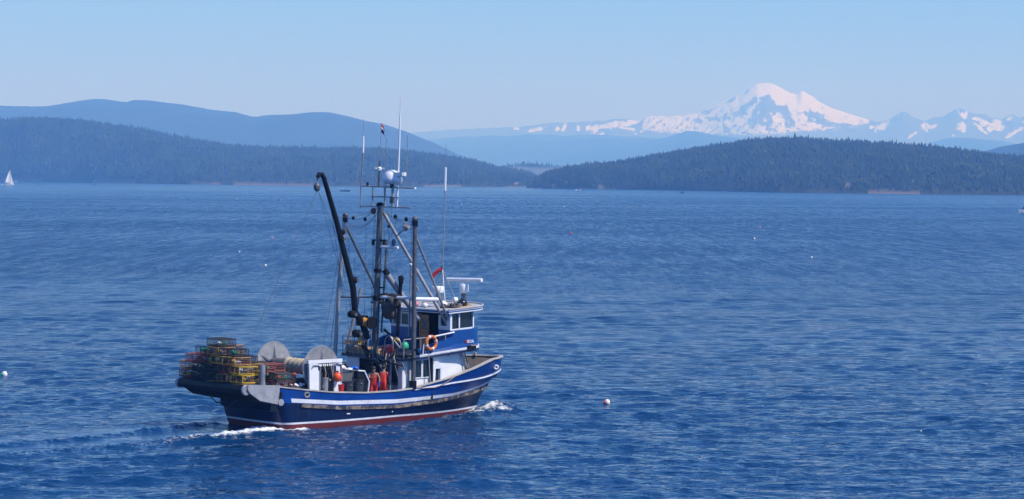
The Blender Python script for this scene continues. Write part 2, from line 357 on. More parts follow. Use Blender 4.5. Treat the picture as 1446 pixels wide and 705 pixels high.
# snow mountain chain: heightfield with a finely modelled skyline, snow lying between bare rock ribs
def mountain():
    pk = [(500, 205), (560, 192), (585, 187), (640, 183), (700, 180.5), (730, 179.5), (760, 176), (775, 173.5), (800, 173), (850, 171), (870, 168), (880, 168), (900, 171), (912, 166), (920, 163.5), (940, 164.5), (965, 163), (985, 160), (1003, 152), (1016, 145),
          (1032, 137), (1042, 133.5), (1050, 128.5), (1060, 122.5), (1068, 118.3), (1078, 117), (1088, 117.6), (1098, 122), (1108, 128), (1118, 132), (1124, 133.5), (1131, 128), (1136, 130.5), (1146, 136),
          (1158, 145), (1172, 152), (1190, 158), (1210, 164.5), (1228, 170), (1238, 173), (1250, 170.5), (1258, 168), (1266, 161), (1275, 158), (1282, 160), (1292, 167.5), (1305, 171), (1318, 166), (1330, 164.5),
          (1340, 160), (1348, 154), (1356, 153), (1364, 157), (1376, 161), (1390, 161.5), (1398, 166), (1412, 169), (1420, 165), (1430, 162), (1440, 166), (1460, 163), (1490, 168), (1530, 160), (1580, 178), (1640, 190)]
    nx, ny, D, DF = 1700, 230, 17000.0, 14200.0
    xs = np.array([p[0] for p in pk], float); ys = np.array([p[1] for p in pk], float)
    px = np.linspace(xs[0], xs[-1], nx); py = np.interp(px, xs, ys)
    alp = np.where(px < 985, 1, np.where(px > 1240, 1, 0.3))
    py = py + alp * 0.8 * noise1(px, 31, 4, 0.25)
    Hr = np.array([at(a, b, D).z for a, b in zip(px, py)])
    tx = np.array([at(a, 248, 1.0).x for a in px])
    T = np.concatenate([np.linspace(0, 1, ny), [1.15, 1.5, 2.0]])
    Y = np.where(T[:, None] <= 1, DF + (D - DF) * T[:, None], D + 2500 * (T[:, None] - 1)) + 0 * px[None]
    X = tx[None] * np.minimum(Y, D)
    sh = np.where(T <= 1, 0.30 * T + 0.70 * T ** 1.6, 1 - (T - 1) * 0.9)
    ribs = noise2(X / 1.0, Y * 0.35, 33, 5, 6.28 / 900.0, 0.55)
    env = (np.clip(T, 0, 1) * (1 - np.clip(T, 0, 1) ** 6))[:, None]
    kk = np.hanning(121); kk /= kk.sum(); Hs = np.convolve(np.pad(Hr, 60, mode='edge'), kk, 'valid'); wT = (np.clip(T, 0, 1) ** 7)[:, None]
    Hm = Hr[None] * wT + np.minimum(Hs, Hr * 1.02 + 8)[None] * (1 - wT)
    Z = Hm * sh[:, None] + 32 * ribs * env
    V = np.stack([X, Y, Z], -1).reshape(-1, 3)
    d = V - np.array([0, 0, EYE]); depth = d @ np.array(f_)
    QX = 723 + F_PX * (d @ np.array(rt)) / depth; QY = 352.5 - F_PX * (d @ np.array(up)) / depth
    s = 250 / 1446.0
    def Z1(pts): return [(980 + a * s, 105 + b * s) for a, b in pts]
    polys = [Z1([(560, 172), (605, 165), (640, 200), (680, 250), (760, 262), (790, 330), (830, 400), (805, 440), (740, 440), (745, 385), (690, 315), (650, 330), (640, 380), (650, 430), (700, 470), (620, 465),
                 (520, 400), (480, 450), (440, 440), (450, 370), (480, 300), (520, 245), (540, 200)]),
             Z1([(480, 180), (520, 185), (510, 235), (440, 265), (430, 330), (380, 345), (330, 350), (240, 385), (120, 385), (90, 350), (200, 350), (290, 330), (360, 290), (400, 250), (470, 220)]),
             Z1([(820, 300), (930, 310), (945, 285), (1000, 305), (1050, 330), (1100, 380), (1180, 405), (1250, 400), (1300, 420), (1250, 440), (1120, 430), (1060, 440), (1010, 400), (930, 385), (930, 340), (860, 315)]),
             Z1([(0, 360), (60, 370), (60, 400), (0, 395)]), Z1([(210, 430), (300, 440), (300, 480), (220, 470)]),
             Z1([(40, 325), (130, 285), (190, 275), (130, 310), (60, 335)]), Z1([(240, 235), (330, 185), (360, 170), (330, 210), (260, 245)]), Z1([(395, 150), (460, 115), (470, 125), (420, 165)])]
    def inside(poly):
        c = np.zeros(len(QX), bool); n = len(poly)
        wx = QX + 1.5 * noise2(QX, QY, 41, 4, 0.5, .65); wy = QY + 1.5 * noise2(QX, QY, 42, 4, 0.5, .65)
        for i in range(n):
            x1, y1 = poly[i]; x2, y2 = poly[(i + 1) % n]
            hit = ((y1 > wy) != (y2 > wy)) & (wx < (x2 - x1) * (wy - y1) / (y2 - y1 + 1e-9) + x1); c ^= hit
        return c
    fine = noise2(QX * 0.9, QY * 1.3, 43, 4, 0.55, 0.7)
    # summit cone: snow above a ragged snowline; side ranges: snow only in gullies
    line = np.interp(QX, [500, 760, 850, 905, 930, 985, 1075, 1200, 1240, 1300, 1345, 1446, 1640], [174, 176, 177, 182, 186, 189, 191, 179, 172, 168, 170, 172, 172])
    cone = sstep(890, 925, QX) * (1 - sstep(1215, 1240, QX))
    snow_c = (QY < line + 3.2 * fine)
    for p in polys: snow_c &= ~inside(p)
    streak = noise2(QX * 1.0 + QY * .5, QY * 0.45, 44, 4, 0.8, 0.7)
    snow_c &= ~((streak > 1.15 - 0.016 * np.clip(QY - 150, 0, 60)) & (QX < 1060)) & ~((fine + streak) * .5 > 1.25 - .018 * np.clip(QY - 140, 0, 60))
    snow_c |= (QY > 158) & (QY < line) & (fine < -0.95)
    def blob(x, y, rx, ry, a):
        c, s_ = math.cos(a), math.sin(a); dx, dy = QX - x, QY - y
        return ((dx * c + dy * s_) / rx) ** 2 + ((dy * c - dx * s_) / ry) ** 2 + 0.55 * fine < 1
    s2 = 250 / 1446.0; snow_s = np.zeros(len(QX), bool)
    for (a, b, rx, ry, an) in [(285, 285, 60, 26, -.5), (650, 285, 40, 32, 0), (710, 280, 34, 14, -.5), (530, 355, 50, 10, -.6), (945, 190, 50, 16, .7), (972, 175, 12, 22, 0), (940, 290, 38, 42, .2),
                                (1075, 225, 50, 16, .1), (1090, 300, 60, 14, .7), (1120, 255, 40, 22, .3), (1225, 275, 58, 40, .4), (1170, 300, 34, 22, 0), (1330, 215, 28, 14, -.6), (1350, 345, 60, 16, -.5),
                                (1420, 300, 20, 20, 0), (870, 355, 14, 10, 0), (1500, 260, 70, 30, .3), (1650, 280, 80, 40, -.3), (190, 290, 40, 12, 0), (80, 340, 30, 22, 0)]:
        snow_s |= blob(1196 + a * s2, 130 + b * s2, rx * s2, ry * s2, an)
    s3 = 280 / 1446.0
    for (a, b, rx, ry, an) in [(200, 170, 62, 14, -.15), (50, 165, 26, 10, 0), (345, 165, 14, 22, .2), (395, 160, 16, 30, .3), (500, 165, 12, 22, 0), (575, 160, 26, 20, 0), (620, 165, 26, 34, 0), (660, 205, 26, 9, -.4),
                                (760, 135, 90, 20, -.15), (870, 125, 70, 20, -.35), (930, 115, 50, 10, -.5), (700, 150, 46, 14, -.2), (870, 165, 50, 10, .1), (990, 180, 50, 12, -.1), (920, 200, 14, 8, 0)]:
        snow_s |= blob(720 + a * s3, 150 + b * s3, rx * s3, ry * s3, an)
    snow = np.where(cone > 0.5, snow_c, snow_s).astype(float)
    o = np_mesh("snow_mountain", V, grid_faces(len(T), nx), [M["snow_rock"]], attrs={"rock": snow}); tag(o, kind="structure")
mountain()

# ---- forests: thousands of small conifers and some round broadleaf crowns on the slopes
def tree_templates():
    out = []
    r = np.random.default_rng(5)
    for t in range(6):
        V, Fc = [], []
        tiers = 5
        wid = r.uniform(0.16, 0.24)
        for k in range(tiers):
            z0 = 0.10 + 0.78 * k / tiers + r.uniform(-0.02, 0.02); z1 = min(1.0, z0 + 0.34 - 0.02 * k) if k < tiers - 1 else 1.0
            rad = wid * (1 - 0.80 * (k / tiers) ** 0.9); o = len(V); n = 6; ph = r.uniform(0, 6.28)
            for j in range(n):
                a = ph + 2 * math.pi * j / n; rr = rad * r.uniform(0.6, 1.25)
                V.append((rr * math.cos(a), rr * math.sin(a), z0 + r.uniform(-0.05, 0.05)))
            V.append((r.uniform(-.02, .02), r.uniform(-.02, .02), z1))
            Fc += [(o + j, o + (j + 1) % n, o + n) for j in range(n)]
        o = len(V); V += [(0.02, 0, -0.05), (-0.02, 0.02, -0.05), (-0.01, -0.02, -0.05), (0, 0, 0.4)]; Fc += [(o, o + 1, o + 3), (o + 1, o + 2, o + 3), (o + 2, o, o + 3)]
        out.append((np.array(V), np.array(Fc)))
    for t in range(3):   # broadleaf: a few overlapping ragged tufts
        V, Fc = [], []
        for b in range(4):
            c = np.array([r.uniform(-.14, .14), r.uniform(-.14, .14), r.uniform(.35, .75)]); o = len(V); n = 6
            for i, (zz, rr) in enumerate([(-.18, .12), (0.0, .22), (.14, .15)]):
                for j in range(n):
                    a = 2 * math.pi * j / n + i * .5; q = rr * r.uniform(.7, 1.25); V.append(tuple(c + np.array([q * math.cos(a), q * math.sin(a), zz + r.uniform(-.04, .04)])))
            V.append(tuple(c + np.array([0, 0, .24])))
            for i in range(2):
                for j in range(n):
                    a, b2 = o + i * n + j, o + i * n + (j + 1) % n; Fc += [(a, b2, b2 + n), (a, b2 + n, a + n)]
            Fc += [(o + 2 * n + j, o + 2 * n + (j + 1) % n, o + 3 * n) for j in range(n)]
        out.append((np.array(V), np.array(Fc)))
    return out
TT = tree_templates()
def leaf_mat():
    m = bpy.data.materials.new("conifer_foliage"); m.use_nodes = True; n = m.node_tree.nodes; l = m.node_tree.links
    b = n["Principled BSDF"]; b.inputs["Roughness"].default_value = 0.9; b.inputs["Specular IOR Level"].default_value = 0.1
    a = n.new("ShaderNodeAttribute"); a.attribute_name = "tint"; l.new(a.outputs["Color"], b.inputs["Base Color"]); return m
M["foliage"] = leaf_mat()
def forest(name, H, count, h_mean, seed, broad=0.18, tmax=1.2):
    r = np.random.default_rng(seed)
    nr, nc = H["X"].shape
    rows = np.where(H["T"] <= tmax)[0]; w_ = np.diff(H["X"], axis=1)
    i = r.uniform(0, rows[-1] - 0.01, count * 2); j = r.uniform(0, nc - 1.01, count * 2)
    i0, j0 = i.astype(int), j.astype(int); fi, fj = i - i0, j - j0
    def bl(A): return (A[i0, j0] * (1 - fi) * (1 - fj) + A[i0 + 1, j0] * fi * (1 - fj) + A[i0, j0 + 1] * (1 - fi) * fj + A[i0 + 1, j0 + 1] * fi * fj)
    X, Y, Z, K = bl(H["X"]), bl(H["Y"]), bl(H["Z"]), bl(H["rock"])
    ok = (Z > 0.4) & ((K < 0.35) | (r.uniform(0, 1, len(K)) < 0.12)); X, Y, Z = X[ok][:count], Y[ok][:count], Z[ok][:count]
    n = len(X)
    clump = noise2(X, Y, seed + 1, 3, 6.28 / 60)
    hgt = h_mean * (1 + 0.22 * r.normal(size=n) + 0.12 * clump) ; hgt = np.clip(hgt, 0.45 * h_mean, 1.7 * h_mean)
    hgt = hgt * np.where(r.uniform(0, 1, n) < .04, 1.22, 1.0); hgt = hgt * np.clip(0.5 + Z / (2.2 * h_mean), 0.5, 1)
    isb = r.uniform(0, 1, n) < broad * (0.7 + 0.5 * clump)
    kind = np.where(isb, 6 + r.integers(0, 3, n), r.integers(0, 6, n))
    base = np.where(isb[:, None], np.array([[0.042, 0.062, 0.024]]), np.array([[0.028, 0.045, 0.022]]))
    tint = base * np.clip(0.9 + 0.26 * r.normal(size=(n, 1)) + 0.30 * clump[:, None], 0.35, 2.0) * (1 + 0.1 * r.normal(size=(n, 3)))
    Vs, Fs, Cs, off = [], [], [], 0
    for k, (tv, tf) in enumerate(TT):
        s = np.where(kind == k)[0]
        if not len(s): continue
        a = r.uniform(0, 6.28, len(s)); hs = hgt[s] * (0.72 if k >= 6 else 1); ws = hs * r.uniform(0.85, 1.25, len(s)) * (1.3 if k >= 6 else 1)
        ca, sa = np.cos(a), np.sin(a)
        vx = X[s][:, None] + ws[:, None] * (tv[None, :, 0] * ca[:, None] - tv[None, :, 1] * sa[:, None])
        vy = Y[s][:, None] + ws[:, None] * (tv[None, :, 0] * sa[:, None] + tv[None, :, 1] * ca[:, None])
        vz = Z[s][:, None] - 0.15 + hs[:, None] * tv[None, :, 2]
        V = np.stack([vx, vy, vz], -1).reshape(-1, 3); nv = len(tv)
        Fq = (np.arange(len(s)) * nv)[:, None, None] + tf[None] + off
        Vs.append(V); Fs.append(Fq.reshape(-1, 3)); Cs.append(np.repeat(np.clip(tint[s], 0.004, 0.3), nv, axis=0)); off += len(V)
    C = np.concatenate(Cs); C = np.concatenate([C, np.ones((len(C), 1))], 1)
    o = np_mesh(name, np.concatenate(Vs), np.concatenate(Fs), [M["foliage"]], smooth=False, attrs={"tint": C})
    tag(o, kind="stuff"); return o
tag(forest("island_forest", left_isl, 23000, 7.0, 51), "hazy blue conifer forest covering the long island on the left behind the boat", "forest")
tag(forest("headland_forest", right_isl, 21000, 5.1, 52), "dark conifer forest covering the headland below the snow mountain", "forest")
tag(forest("point_forest", back_pt, 2500, 9.0, 53), "faint blue conifers on the low point behind the mist between the islands", "forest")
def mist():
    m = bpy.data.materials.new("mist_air"); m.use_nodes = True; n = m.node_tree.nodes; n.remove(n["Principled BSDF"]); v = n.new("ShaderNodeVolumePrincipled")
    v.inputs["Color"].default_value = (0.92, 0.94, 1, 1); v.inputs["Density"].default_value = 0.0011; v.inputs["Absorption Color"].default_value = (1, 1, 1, 1)
    m.node_tree.links.new(v.outputs[0], n["Material Output"].inputs["Volume"])
    for (x, y, rx, ry, rz) in ((745, 245, 60, 90, 12), (778, 241, 46, 90, 8), (722, 240, 34, 70, 6)):
        P = at(x, y, 3900); r = random.Random(x); b = MB(); b.ball((0, 0, 0), 1.0, m, n=24)
        b.v = [(a * rx * (1 + .15 * math.sin(3 * c + x)), d * ry, c * rz * (1 + .2 * math.sin(a * 4 + x))) for a, d, c in b.v]
        o = b.build("mist_bank"); o.location = P; tag(o, "pale mist bank lying in the gap between the two islands", "mist", kind="stuff")
mist()
#--WATER
# boat frame: origin amidships line at the transom foot, u forward, s to starboard, z up
HEAD = R(42); BO = Vector((-12.6165, 115.4701, 0.0))
Fu = Vector((math.cos(HEAD), math.sin(HEAD), 0)); Fs_ = Vector((math.sin(HEAD), -math.cos(HEAD), 0))
def bw(u, s, z): return BO + Fu * u + Fs_ * s + Vector((0, 0, z))

def b_at(u, z):
    """half breadth of the hull at station u and height z"""
    w_ = min(1, max(0, (z - 0.2) / 2.2)); p = 2.4 + 1.6 * w_; uu = 4 + 3.5 * w_; B = 2.48 + 0.12 * w_
    if z < 0: B *= 1 + 0.12 * z
    L = stem_u(z); t = min(1, max(0, (u - uu) / (L - uu))); b = B * (1 - t ** p)
    ut = tran_u(z); q = (u - ut) / 0.55
    if q < 1: b -= 0.42 * (1 - math.sqrt(max(0, 1 - (1 - max(0, q)) ** 2)))
    return max(b, 0.0)
def stem_u(z): return interp(z, [-0.7, -0.06, 0.38, 0.7, 1.41, 1.75, 2.04, 2.8], [14.2, 14.5, 14.6, 14.8, 15.45, 15.85, 16.2, 16.35])
def tran_u(z): return 0.35 - 0.33 * z

RLO, RHI = 0.06, 0.33      # waves finer than the mesh act as surface roughness, more of them far out
def water():
    iy = np.linspace(1 / 62.0, 1 / 25500.0, 1350); Yr = np.concatenate([np.linspace(25, 60, 24), 1 / iy])
    tcol = np.concatenate([[-6, -3, -1.2, -.6, -.4, -.3], np.linspace(-0.235, 0.235, 860), [.3, .4, .6, 1.2, 3, 6]])
    Y = Yr[:, None] + 0 * tcol[None]; X = np.clip(Yr[:, None] * tcol[None], -8900, 8900)
    dy = np.gradient(Yr)
    r = np.random.default_rng(99); N = 84
    lam = np.exp(r.uniform(math.log(0.36), math.log(7.0), N)); th = r.normal(0, 0.5, N) + R(8); ph = r.uniform(0, 6.28, N)
    slope = 0.021 * (lam / 2.0) ** -0.25
    slope[lam > 4] *= 0.6
    Z = np.zeros_like(X)
    gust = 0.85 + 0.30 * noise2(X, Y * 2.2, 77, 3, 6.28 / 60) + 0.1 * noise2(X, Y, 78, 2, 6.28 / 9)
    for i in range(N):
        wgt = np.clip((lam[i] / (dy * 2.6)) - 0.6, 0, 1) * np.clip(1.6 - Yr / 1500, 0, 1)
        rr = wgt > 0
        if not rr.any(): continue
        k = 2 * math.pi / lam[i]
        Z[rr] += wgt[rr, None] * slope[i] / k * np.sin(k * (X[rr] * math.sin(th[i]) + Y[rr] * math.cos(th[i])) + ph[i])
    Z *= np.clip(gust, 0.3, 1.6)
    # peaked crests, flat troughs
    Z = Z + 1.6 * np.sign(Z) * 0 + 2.2 * np.clip(Z, 0, None) ** 2
    foam = np.zeros_like(X); calm = np.zeros_like(X)
    near = np.where((Yr > 80) & (Yr < 150))[0]; a, b = near[0], near[-1] + 1
    x, y = X[a:b], Y[a:b]
    U = (x - BO.x) * Fu.x + (y - BO.y) * Fu.y; S = (x - BO.x) * Fs_.x + (y - BO.y) * Fs_.y
    ez = np.zeros_like(U); fo = np.zeros_like(U); ca = np.zeros_like(U)
    rough = noise2(U, S, 81, 4, 3.2, 0.7); lump = noise2(U, S, 82, 3, 7.0, 0.7)
    # two trailing wake lines
    for pts, wid, f0, amp in (([(2.2, 2.55), (0.6, 1.9), (-1.5, 1.6), (-5.2, 2.75), (-8.2, 3.3), (-11.7, 3.0), (-16, 2.4), (-40, 0.8)], 0.55, 1.0, 0.16),
                              ([(0.3, -2.4), (-0.5, -2.5), (-5, -1.7), (-9.4, -0.75), (-13, -0.9), (-20, -1.5), (-40, -3.5)], 0.38, 0.6, 0.12)):
        us = np.array([p[0] for p in pts])[::-1]; ss = np.array([p[1] for p in pts])[::-1]
        c = np.interp(U, us, ss); q = (S - c) / (wid * (1 + np.clip(-U, 0, 30) * 0.02)); on = sstep(2.2, 1.2, U) if f0 == 1.0 else sstep(0.4, -0.6, U)
        fade = np.exp(np.clip(U, -60, 0) / 14)
        g = np.exp(-q ** 2) * on
        ez += amp * g * (0.6 + 0.4 * fade) * (1 + 0.5 * rough)
        fo = np.maximum(fo, f0 * np.exp(-(q * 0.8) ** 2) * on * (np.exp(np.clip(U + 1.0, -60, 0) / 3.6) * 0.78 + 0.50 * np.exp(np.clip(U, -60, 0) / 28)))
    mid = np.maximum(np.exp(-((S - 0.9) / 1.2) ** 2), np.exp(-((S + 2.6) / 1.3) ** 2)) * sstep(0.0, -3.0, U) * np.exp(np.clip(U, -80, 0) / 50)
    ca = np.maximum(ca, 0.95 * mid)
    fo = np.maximum(fo, 0.30 * np.exp(-((S - 0.2) / 1.6) ** 2) * sstep(0.6, -0.4, U) * np.exp(np.clip(U, -60, 0) / 3.0))
    # wash along the side and the bow wave
    hb = np.interp(U, np.linspace(0, 14.6, 60), [b_at(t, 0.0) for t in np.linspace(0, 14.6, 60)])
    dist = np.abs(S) - hb
    side = np.exp(-((dist - 0.25) / 0.38) ** 2) * sstep(1.0, 2.5, U) * sstep(15.0, 13.5, U)
    ez += 0.045 * side * (0.4 + 0.5 * np.sin(U * 1.35)) + 0.03 * side * rough
    fo = np.maximum(fo, side * (0.46 + 0.40 * sstep(9, 13.5, U)) * (0.7 + 0.3 * np.sin(U * 1.9)))
    for (cu, cs, ru, rs, h, f0) in ((14.6, 0.9, 1.1, 0.75, 0.42, 1.1), (15.4, 0.55, 0.8, 0.8, 0.30, 1.0), (13.4, 1.75, 1.3, 0.5, 0.26, .95), (14.9, 1.7, 0.9, 0.5, 0.34, 1.0), (16.3, -0.1, 1.0, 0.6, 0.22, .85),
                                    (17.1, -0.9, 0.8, 0.45, 0.26, .9), (14.6, -0.9, 1.1, 0.75, 0.4, 1.1), (15.6, 1.35, 0.7, 0.5, 0.28, .8), (12.0, 2.15, 1.1, 0.35, 0.12, .7)):
        g = np.exp(-((U - cu) / ru) ** 2 - ((S - cs) / rs) ** 2)
        ez += 0.52 * h * g * (0.9 + 0.30 * rough + 0.10 * lump); fo = np.maximum(fo, (f0 - .2) * g * (1 + .12 * rough))
    # diverging bow wave to starboard: smooth low ridges
    for k_, (s0, ang, am) in enumerate(((2.9, 0.20, 0.10), (4.6, 0.22, 0.07), (6.6, 0.24, 0.05))):
        c = s0 + (11.5 - U) * ang; q = (S - c) / 0.6
        ez += am * np.exp(-q ** 2) * sstep(13.5, 10, U) * sstep(-18, 2, U)
    Z[a:b] = Z[a:b] * (1 - 0.85 * ca) + ez; foam[a:b] = fo; calm[a:b] = ca
    V = np.stack([X, Y, Z], -1).reshape(-1, 3)
    m = bpy.data.materials.new("sea_water"); m.use_nodes = True; n = m.node_tree.nodes; l = m.node_tree.links
    p = n["Principled BSDF"]; p.inputs["IOR"].default_value = 1.33; p.inputs["Roughness"].default_value = 0.07
    tc = n.new("ShaderNodeTexCoord"); mp = n.new("ShaderNodeMapping"); l.new(tc.outputs["Object"], mp.inputs[0])
    mp.inputs["Scale"].default_value = (0.8, 1.25, 1)
    h = None
    for sc_, st in ((0.33, 1.6), (1.1, 1.0), (3.4, 0.35), (9.0, 0.12)):
        t = n.new("ShaderNodeTexNoise"); t.inputs["Scale"].default_value = sc_; t.inputs["Detail"].default_value = 3; l.new(mp.outputs[0], t.inputs["Vector"])
        mu = n.new("ShaderNodeMath"); mu.operation = 'MULTIPLY'; mu.inputs[1].default_value = st; l.new(t.outputs["Fac"], mu.inputs[0])
        if h is None: h = mu
        else:
            ad = n.new("ShaderNodeMath"); ad.operation = 'ADD'; l.new(h.outputs[0], ad.inputs[0]); l.new(mu.outputs[0], ad.inputs[1]); h = ad
    # wind patches
    mp2 = n.new("ShaderNodeMapping"); l.new(tc.outputs["Object"], mp2.inputs[0]); mp2.inputs["Scale"].default_value = (0.006, 0.012, 1)
    t2 = n.new("ShaderNodeTexNoise"); t2.inputs["Scale"].default_value = 1.0; t2.inputs["Detail"].default_value = 4; l.new(mp2.outputs[0], t2.inputs["Vector"])
    mr = n.new("ShaderNodeMapRange"); l.new(t2.outputs["Fac"], mr.inputs[0]); mr.inputs[1].default_value = 0.36; mr.inputs[2].default_value = 0.64; mr.inputs[3].default_value = 0.45; mr.inputs[4].default_value = 1.0
    ac = n.new("ShaderNodeAttribute"); ac.attribute_name = "calm"
    mc = n.new("ShaderNodeMath"); mc.operation = 'MULTIPLY_ADD'; l.new(ac.outputs["Fac"], mc.inputs[0]); mc.inputs[1].default_value = -0.9; mc.inputs[2].default_value = 1.0
    ms = n.new("ShaderNodeMath"); ms.operation = 'MULTIPLY'; l.new(mr.outputs[0], ms.inputs[0]); l.new(mc.outputs[0], ms.inputs[1])
    bp = n.new("ShaderNodeBump"); bp.inputs["Distance"].default_value = 0.45; l.new(ms.outputs[0], bp.inputs["Strength"]); l.new(h.outputs[0], bp.inputs["Height"])
    l.new(bp.outputs[0], p.inputs["Normal"])
    # foam: white water lying on the surface, ragged
    af = n.new("ShaderNodeAttribute"); af.attribute_name = "foam"
    tf = n.new("ShaderNodeTexNoise"); tf.inputs["Scale"].default_value = 5.0; tf.inputs["Detail"].default_value = 9; tf.inputs["Roughness"].default_value = 0.75; l.new(tc.outputs["Object"], tf.inputs["Vector"])
    s1 = n.new("ShaderNodeMath"); s1.operation = 'MULTIPLY_ADD'; l.new(af.outputs["Fac"], s1.inputs[0]); s1.inputs[1].default_value = 0.62; l.new(tf.outputs["Fac"], s1.inputs[2])
    m1 = n.new("ShaderNodeMapRange"); l.new(s1.outputs[0], m1.inputs[0]); m1.inputs[1].default_value = 0.84; m1.inputs[2].default_value = 1.08
    mx = n.new("ShaderNodeMix"); mx.data_type = 'RGBA'; l.new(m1.outputs[0], mx.inputs[0]); mx.inputs[6].default_value = (0.002, 0.034, 0.108, 1); mx.inputs[7].default_value = (0.78, 0.82, 0.84, 1)
    l.new(mx.outputs[2], p.inputs["Base Color"])
    mr2 = n.new("ShaderNodeMapRange"); l.new(m1.outputs[0], mr2.inputs[0]); mr2.inputs[3].default_value = 0.07; mr2.inputs[4].default_value = 0.7; ar = n.new("ShaderNodeAttribute"); ar.attribute_name = "ripple"; mw = n.new("ShaderNodeMapRange"); l.new(t2.outputs["Fac"], mw.inputs[0]); mw.inputs[1].default_value = 0.36; mw.inputs[2].default_value = 0.64; mw.inputs[3].default_value = 0.84; mw.inputs[4].default_value = 1.04
    mq = n.new("ShaderNodeMath"); mq.operation = 'MULTIPLY'; l.new(ar.outputs["Fac"], mq.inputs[0]); l.new(mw.outputs[0], mq.inputs[1]); prev = mq
    for sx_, sy_, c_ in ((0.95, 0.14, 2.0), (0.34, 0.034, 1.6)):      # wind streaks running down the bay
        mp3 = n.new("ShaderNodeMapping"); l.new(tc.outputs["Object"], mp3.inputs[0]); mp3.inputs["Scale"].default_value = (sx_, sy_, 1)
        t3 = n.new("ShaderNodeTexNoise"); t3.inputs["Scale"].default_value = 1.0; t3.inputs["Detail"].default_value = 5; t3.inputs["Roughness"].default_value = 0.65; l.new(mp3.outputs[0], t3.inputs["Vector"])
        k1 = n.new("ShaderNodeMath"); k1.operation = 'MULTIPLY_ADD'; l.new(t3.outputs["Fac"], k1.inputs[0]); k1.inputs[1].default_value = c_; k1.inputs[2].default_value = 1 - c_ / 2; k1.use_clamp = False
        k2 = n.new("ShaderNodeMath"); k2.operation = 'MULTIPLY'; l.new(prev.outputs[0], k2.inputs[0]); l.new(k1.outputs[0], k2.inputs[1]); prev = k2
    k3 = n.new("ShaderNodeClamp"); k3.inputs[1].default_value = 0.04; k3.inputs[2].default_value = 0.62; l.new(prev.outputs[0], k3.inputs[0]); l.new(k3.outputs[0], mr2.inputs[3]); l.new(mr2.outputs[0], p.inputs["Roughness"])
    o = np_mesh("sea", V, grid_faces(len(Yr), len(tcol)), [m], attrs={"foam": foam.ravel(), "calm": calm.ravel(), "ripple": (RLO + (RHI - RLO) * (sstep(100, 380, Yr) * (1 - .55 * sstep(900, 2300, Yr)))[:, None] + 0 * X).ravel()})
    tag(o, kind="structure")
water()

# haze: one closed box of even, slightly blue air round the whole scene
def haze():
    b = MB(); m = bpy.data.materials.new("haze_air"); m.use_nodes = True; n = m.node_tree.nodes
    n.remove(n["Principled BSDF"]); v = n.new("ShaderNodeVolumePrincipled")
    v.inputs["Color"].default_value = HAZE_COL; v.inputs["Density"].default_value = HAZE_DENS
    v.inputs["Absorption Color"].default_value = (1, 1, 1, 1); v.inputs["Anisotropy"].default_value = 0.0
    m.node_tree.links.new(v.outputs[0], n["Material Output"].inputs["Volume"])
    b.box((0, 12900, 449), (18200, 26000, 902), m)
    o = b.build("haze", smooth=False); tag(o, "thin blue sea haze fading the far shore and mountains", "haze", kind="stuff")
HAZE_COL = (0.18, 0.46, 1.0, 1); HAZE_DENS = 2.45e-4
haze()

#--BOAT
boat = empty("fishing_boat", BO, HEAD)
tag(boat, "blue and white fishing boat with a tall rigged mast, crab pots on its stern", "fishing boat")
def L(u, s, z): return Vector((u, -s, z))        # boat frame -> local coordinates of the boat
def zrail(u): return interp(u, [-0.6, -0.01, 1.42, 3.09, 5.26, 7.04, 8.3, 8.6, 10.37, 12.6, 13.4, 14.2, 15.3, 16.4], [2.2, 2.13, 1.92, 1.71, 1.56, 1.55, 1.62, 1.70, 1.97, 2.45, 2.62, 2.74, 2.73, 2.70])
def zguard(u): return min(zrail(u) - 0.05, interp(u, [-.6, -.01, 1.42, 3.1, 5.26, 7.04, 8.22, 10.84, 13.61, 16.27], [2.1, 2.05, 1.85, 1.62, 1.49, 1.48, 1.57, 1.75, 1.85, 2.03]))
def zstripe(u): return interp(u, [0.3, 3.52, 7.09, 11.27, 15.08], [1.50, 1.19, 1.05, 1.12, 1.45])
def zrub(u): return interp(u, [-0.5, 1.45, 3.56, 7.13, 10.16, 14.23, 15.3], [1.34, 1.17, 0.94, 0.79, 0.88, 1.15, 1.28])
def zboot(u): return interp(u, [0.2, 3.6, 7.38, 10.67, 14.1], [0.36, 0.31, 0.31, 0.24, 0.18])
LEV = [lambda u: -0.65, lambda u: -0.3, lambda u: zboot(u) - 0.045, lambda u: zboot(u) + 0.045, lambda u: 0.5 * (zboot(u) + zrub(u)), lambda u: zrub(u) - 0.09, lambda u: zrub(u) + 0.09,
       lambda u: zstripe(u) - interp(u, [8, 14], [0.095, 0.055]), lambda u: zstripe(u) + interp(u, [8, 14], [0.095, 0.055]), lambda u: zguard(u) - 0.03, lambda u: zguard(u) + 0.03, lambda u: zrail(u)]
def upos(lev, t):
    u = t * 15
    for _ in range(6):
        z = lev(u); a, b = tran_u(z), stem_u(z); u = a + (b - a) * t
    return u, lev(u)
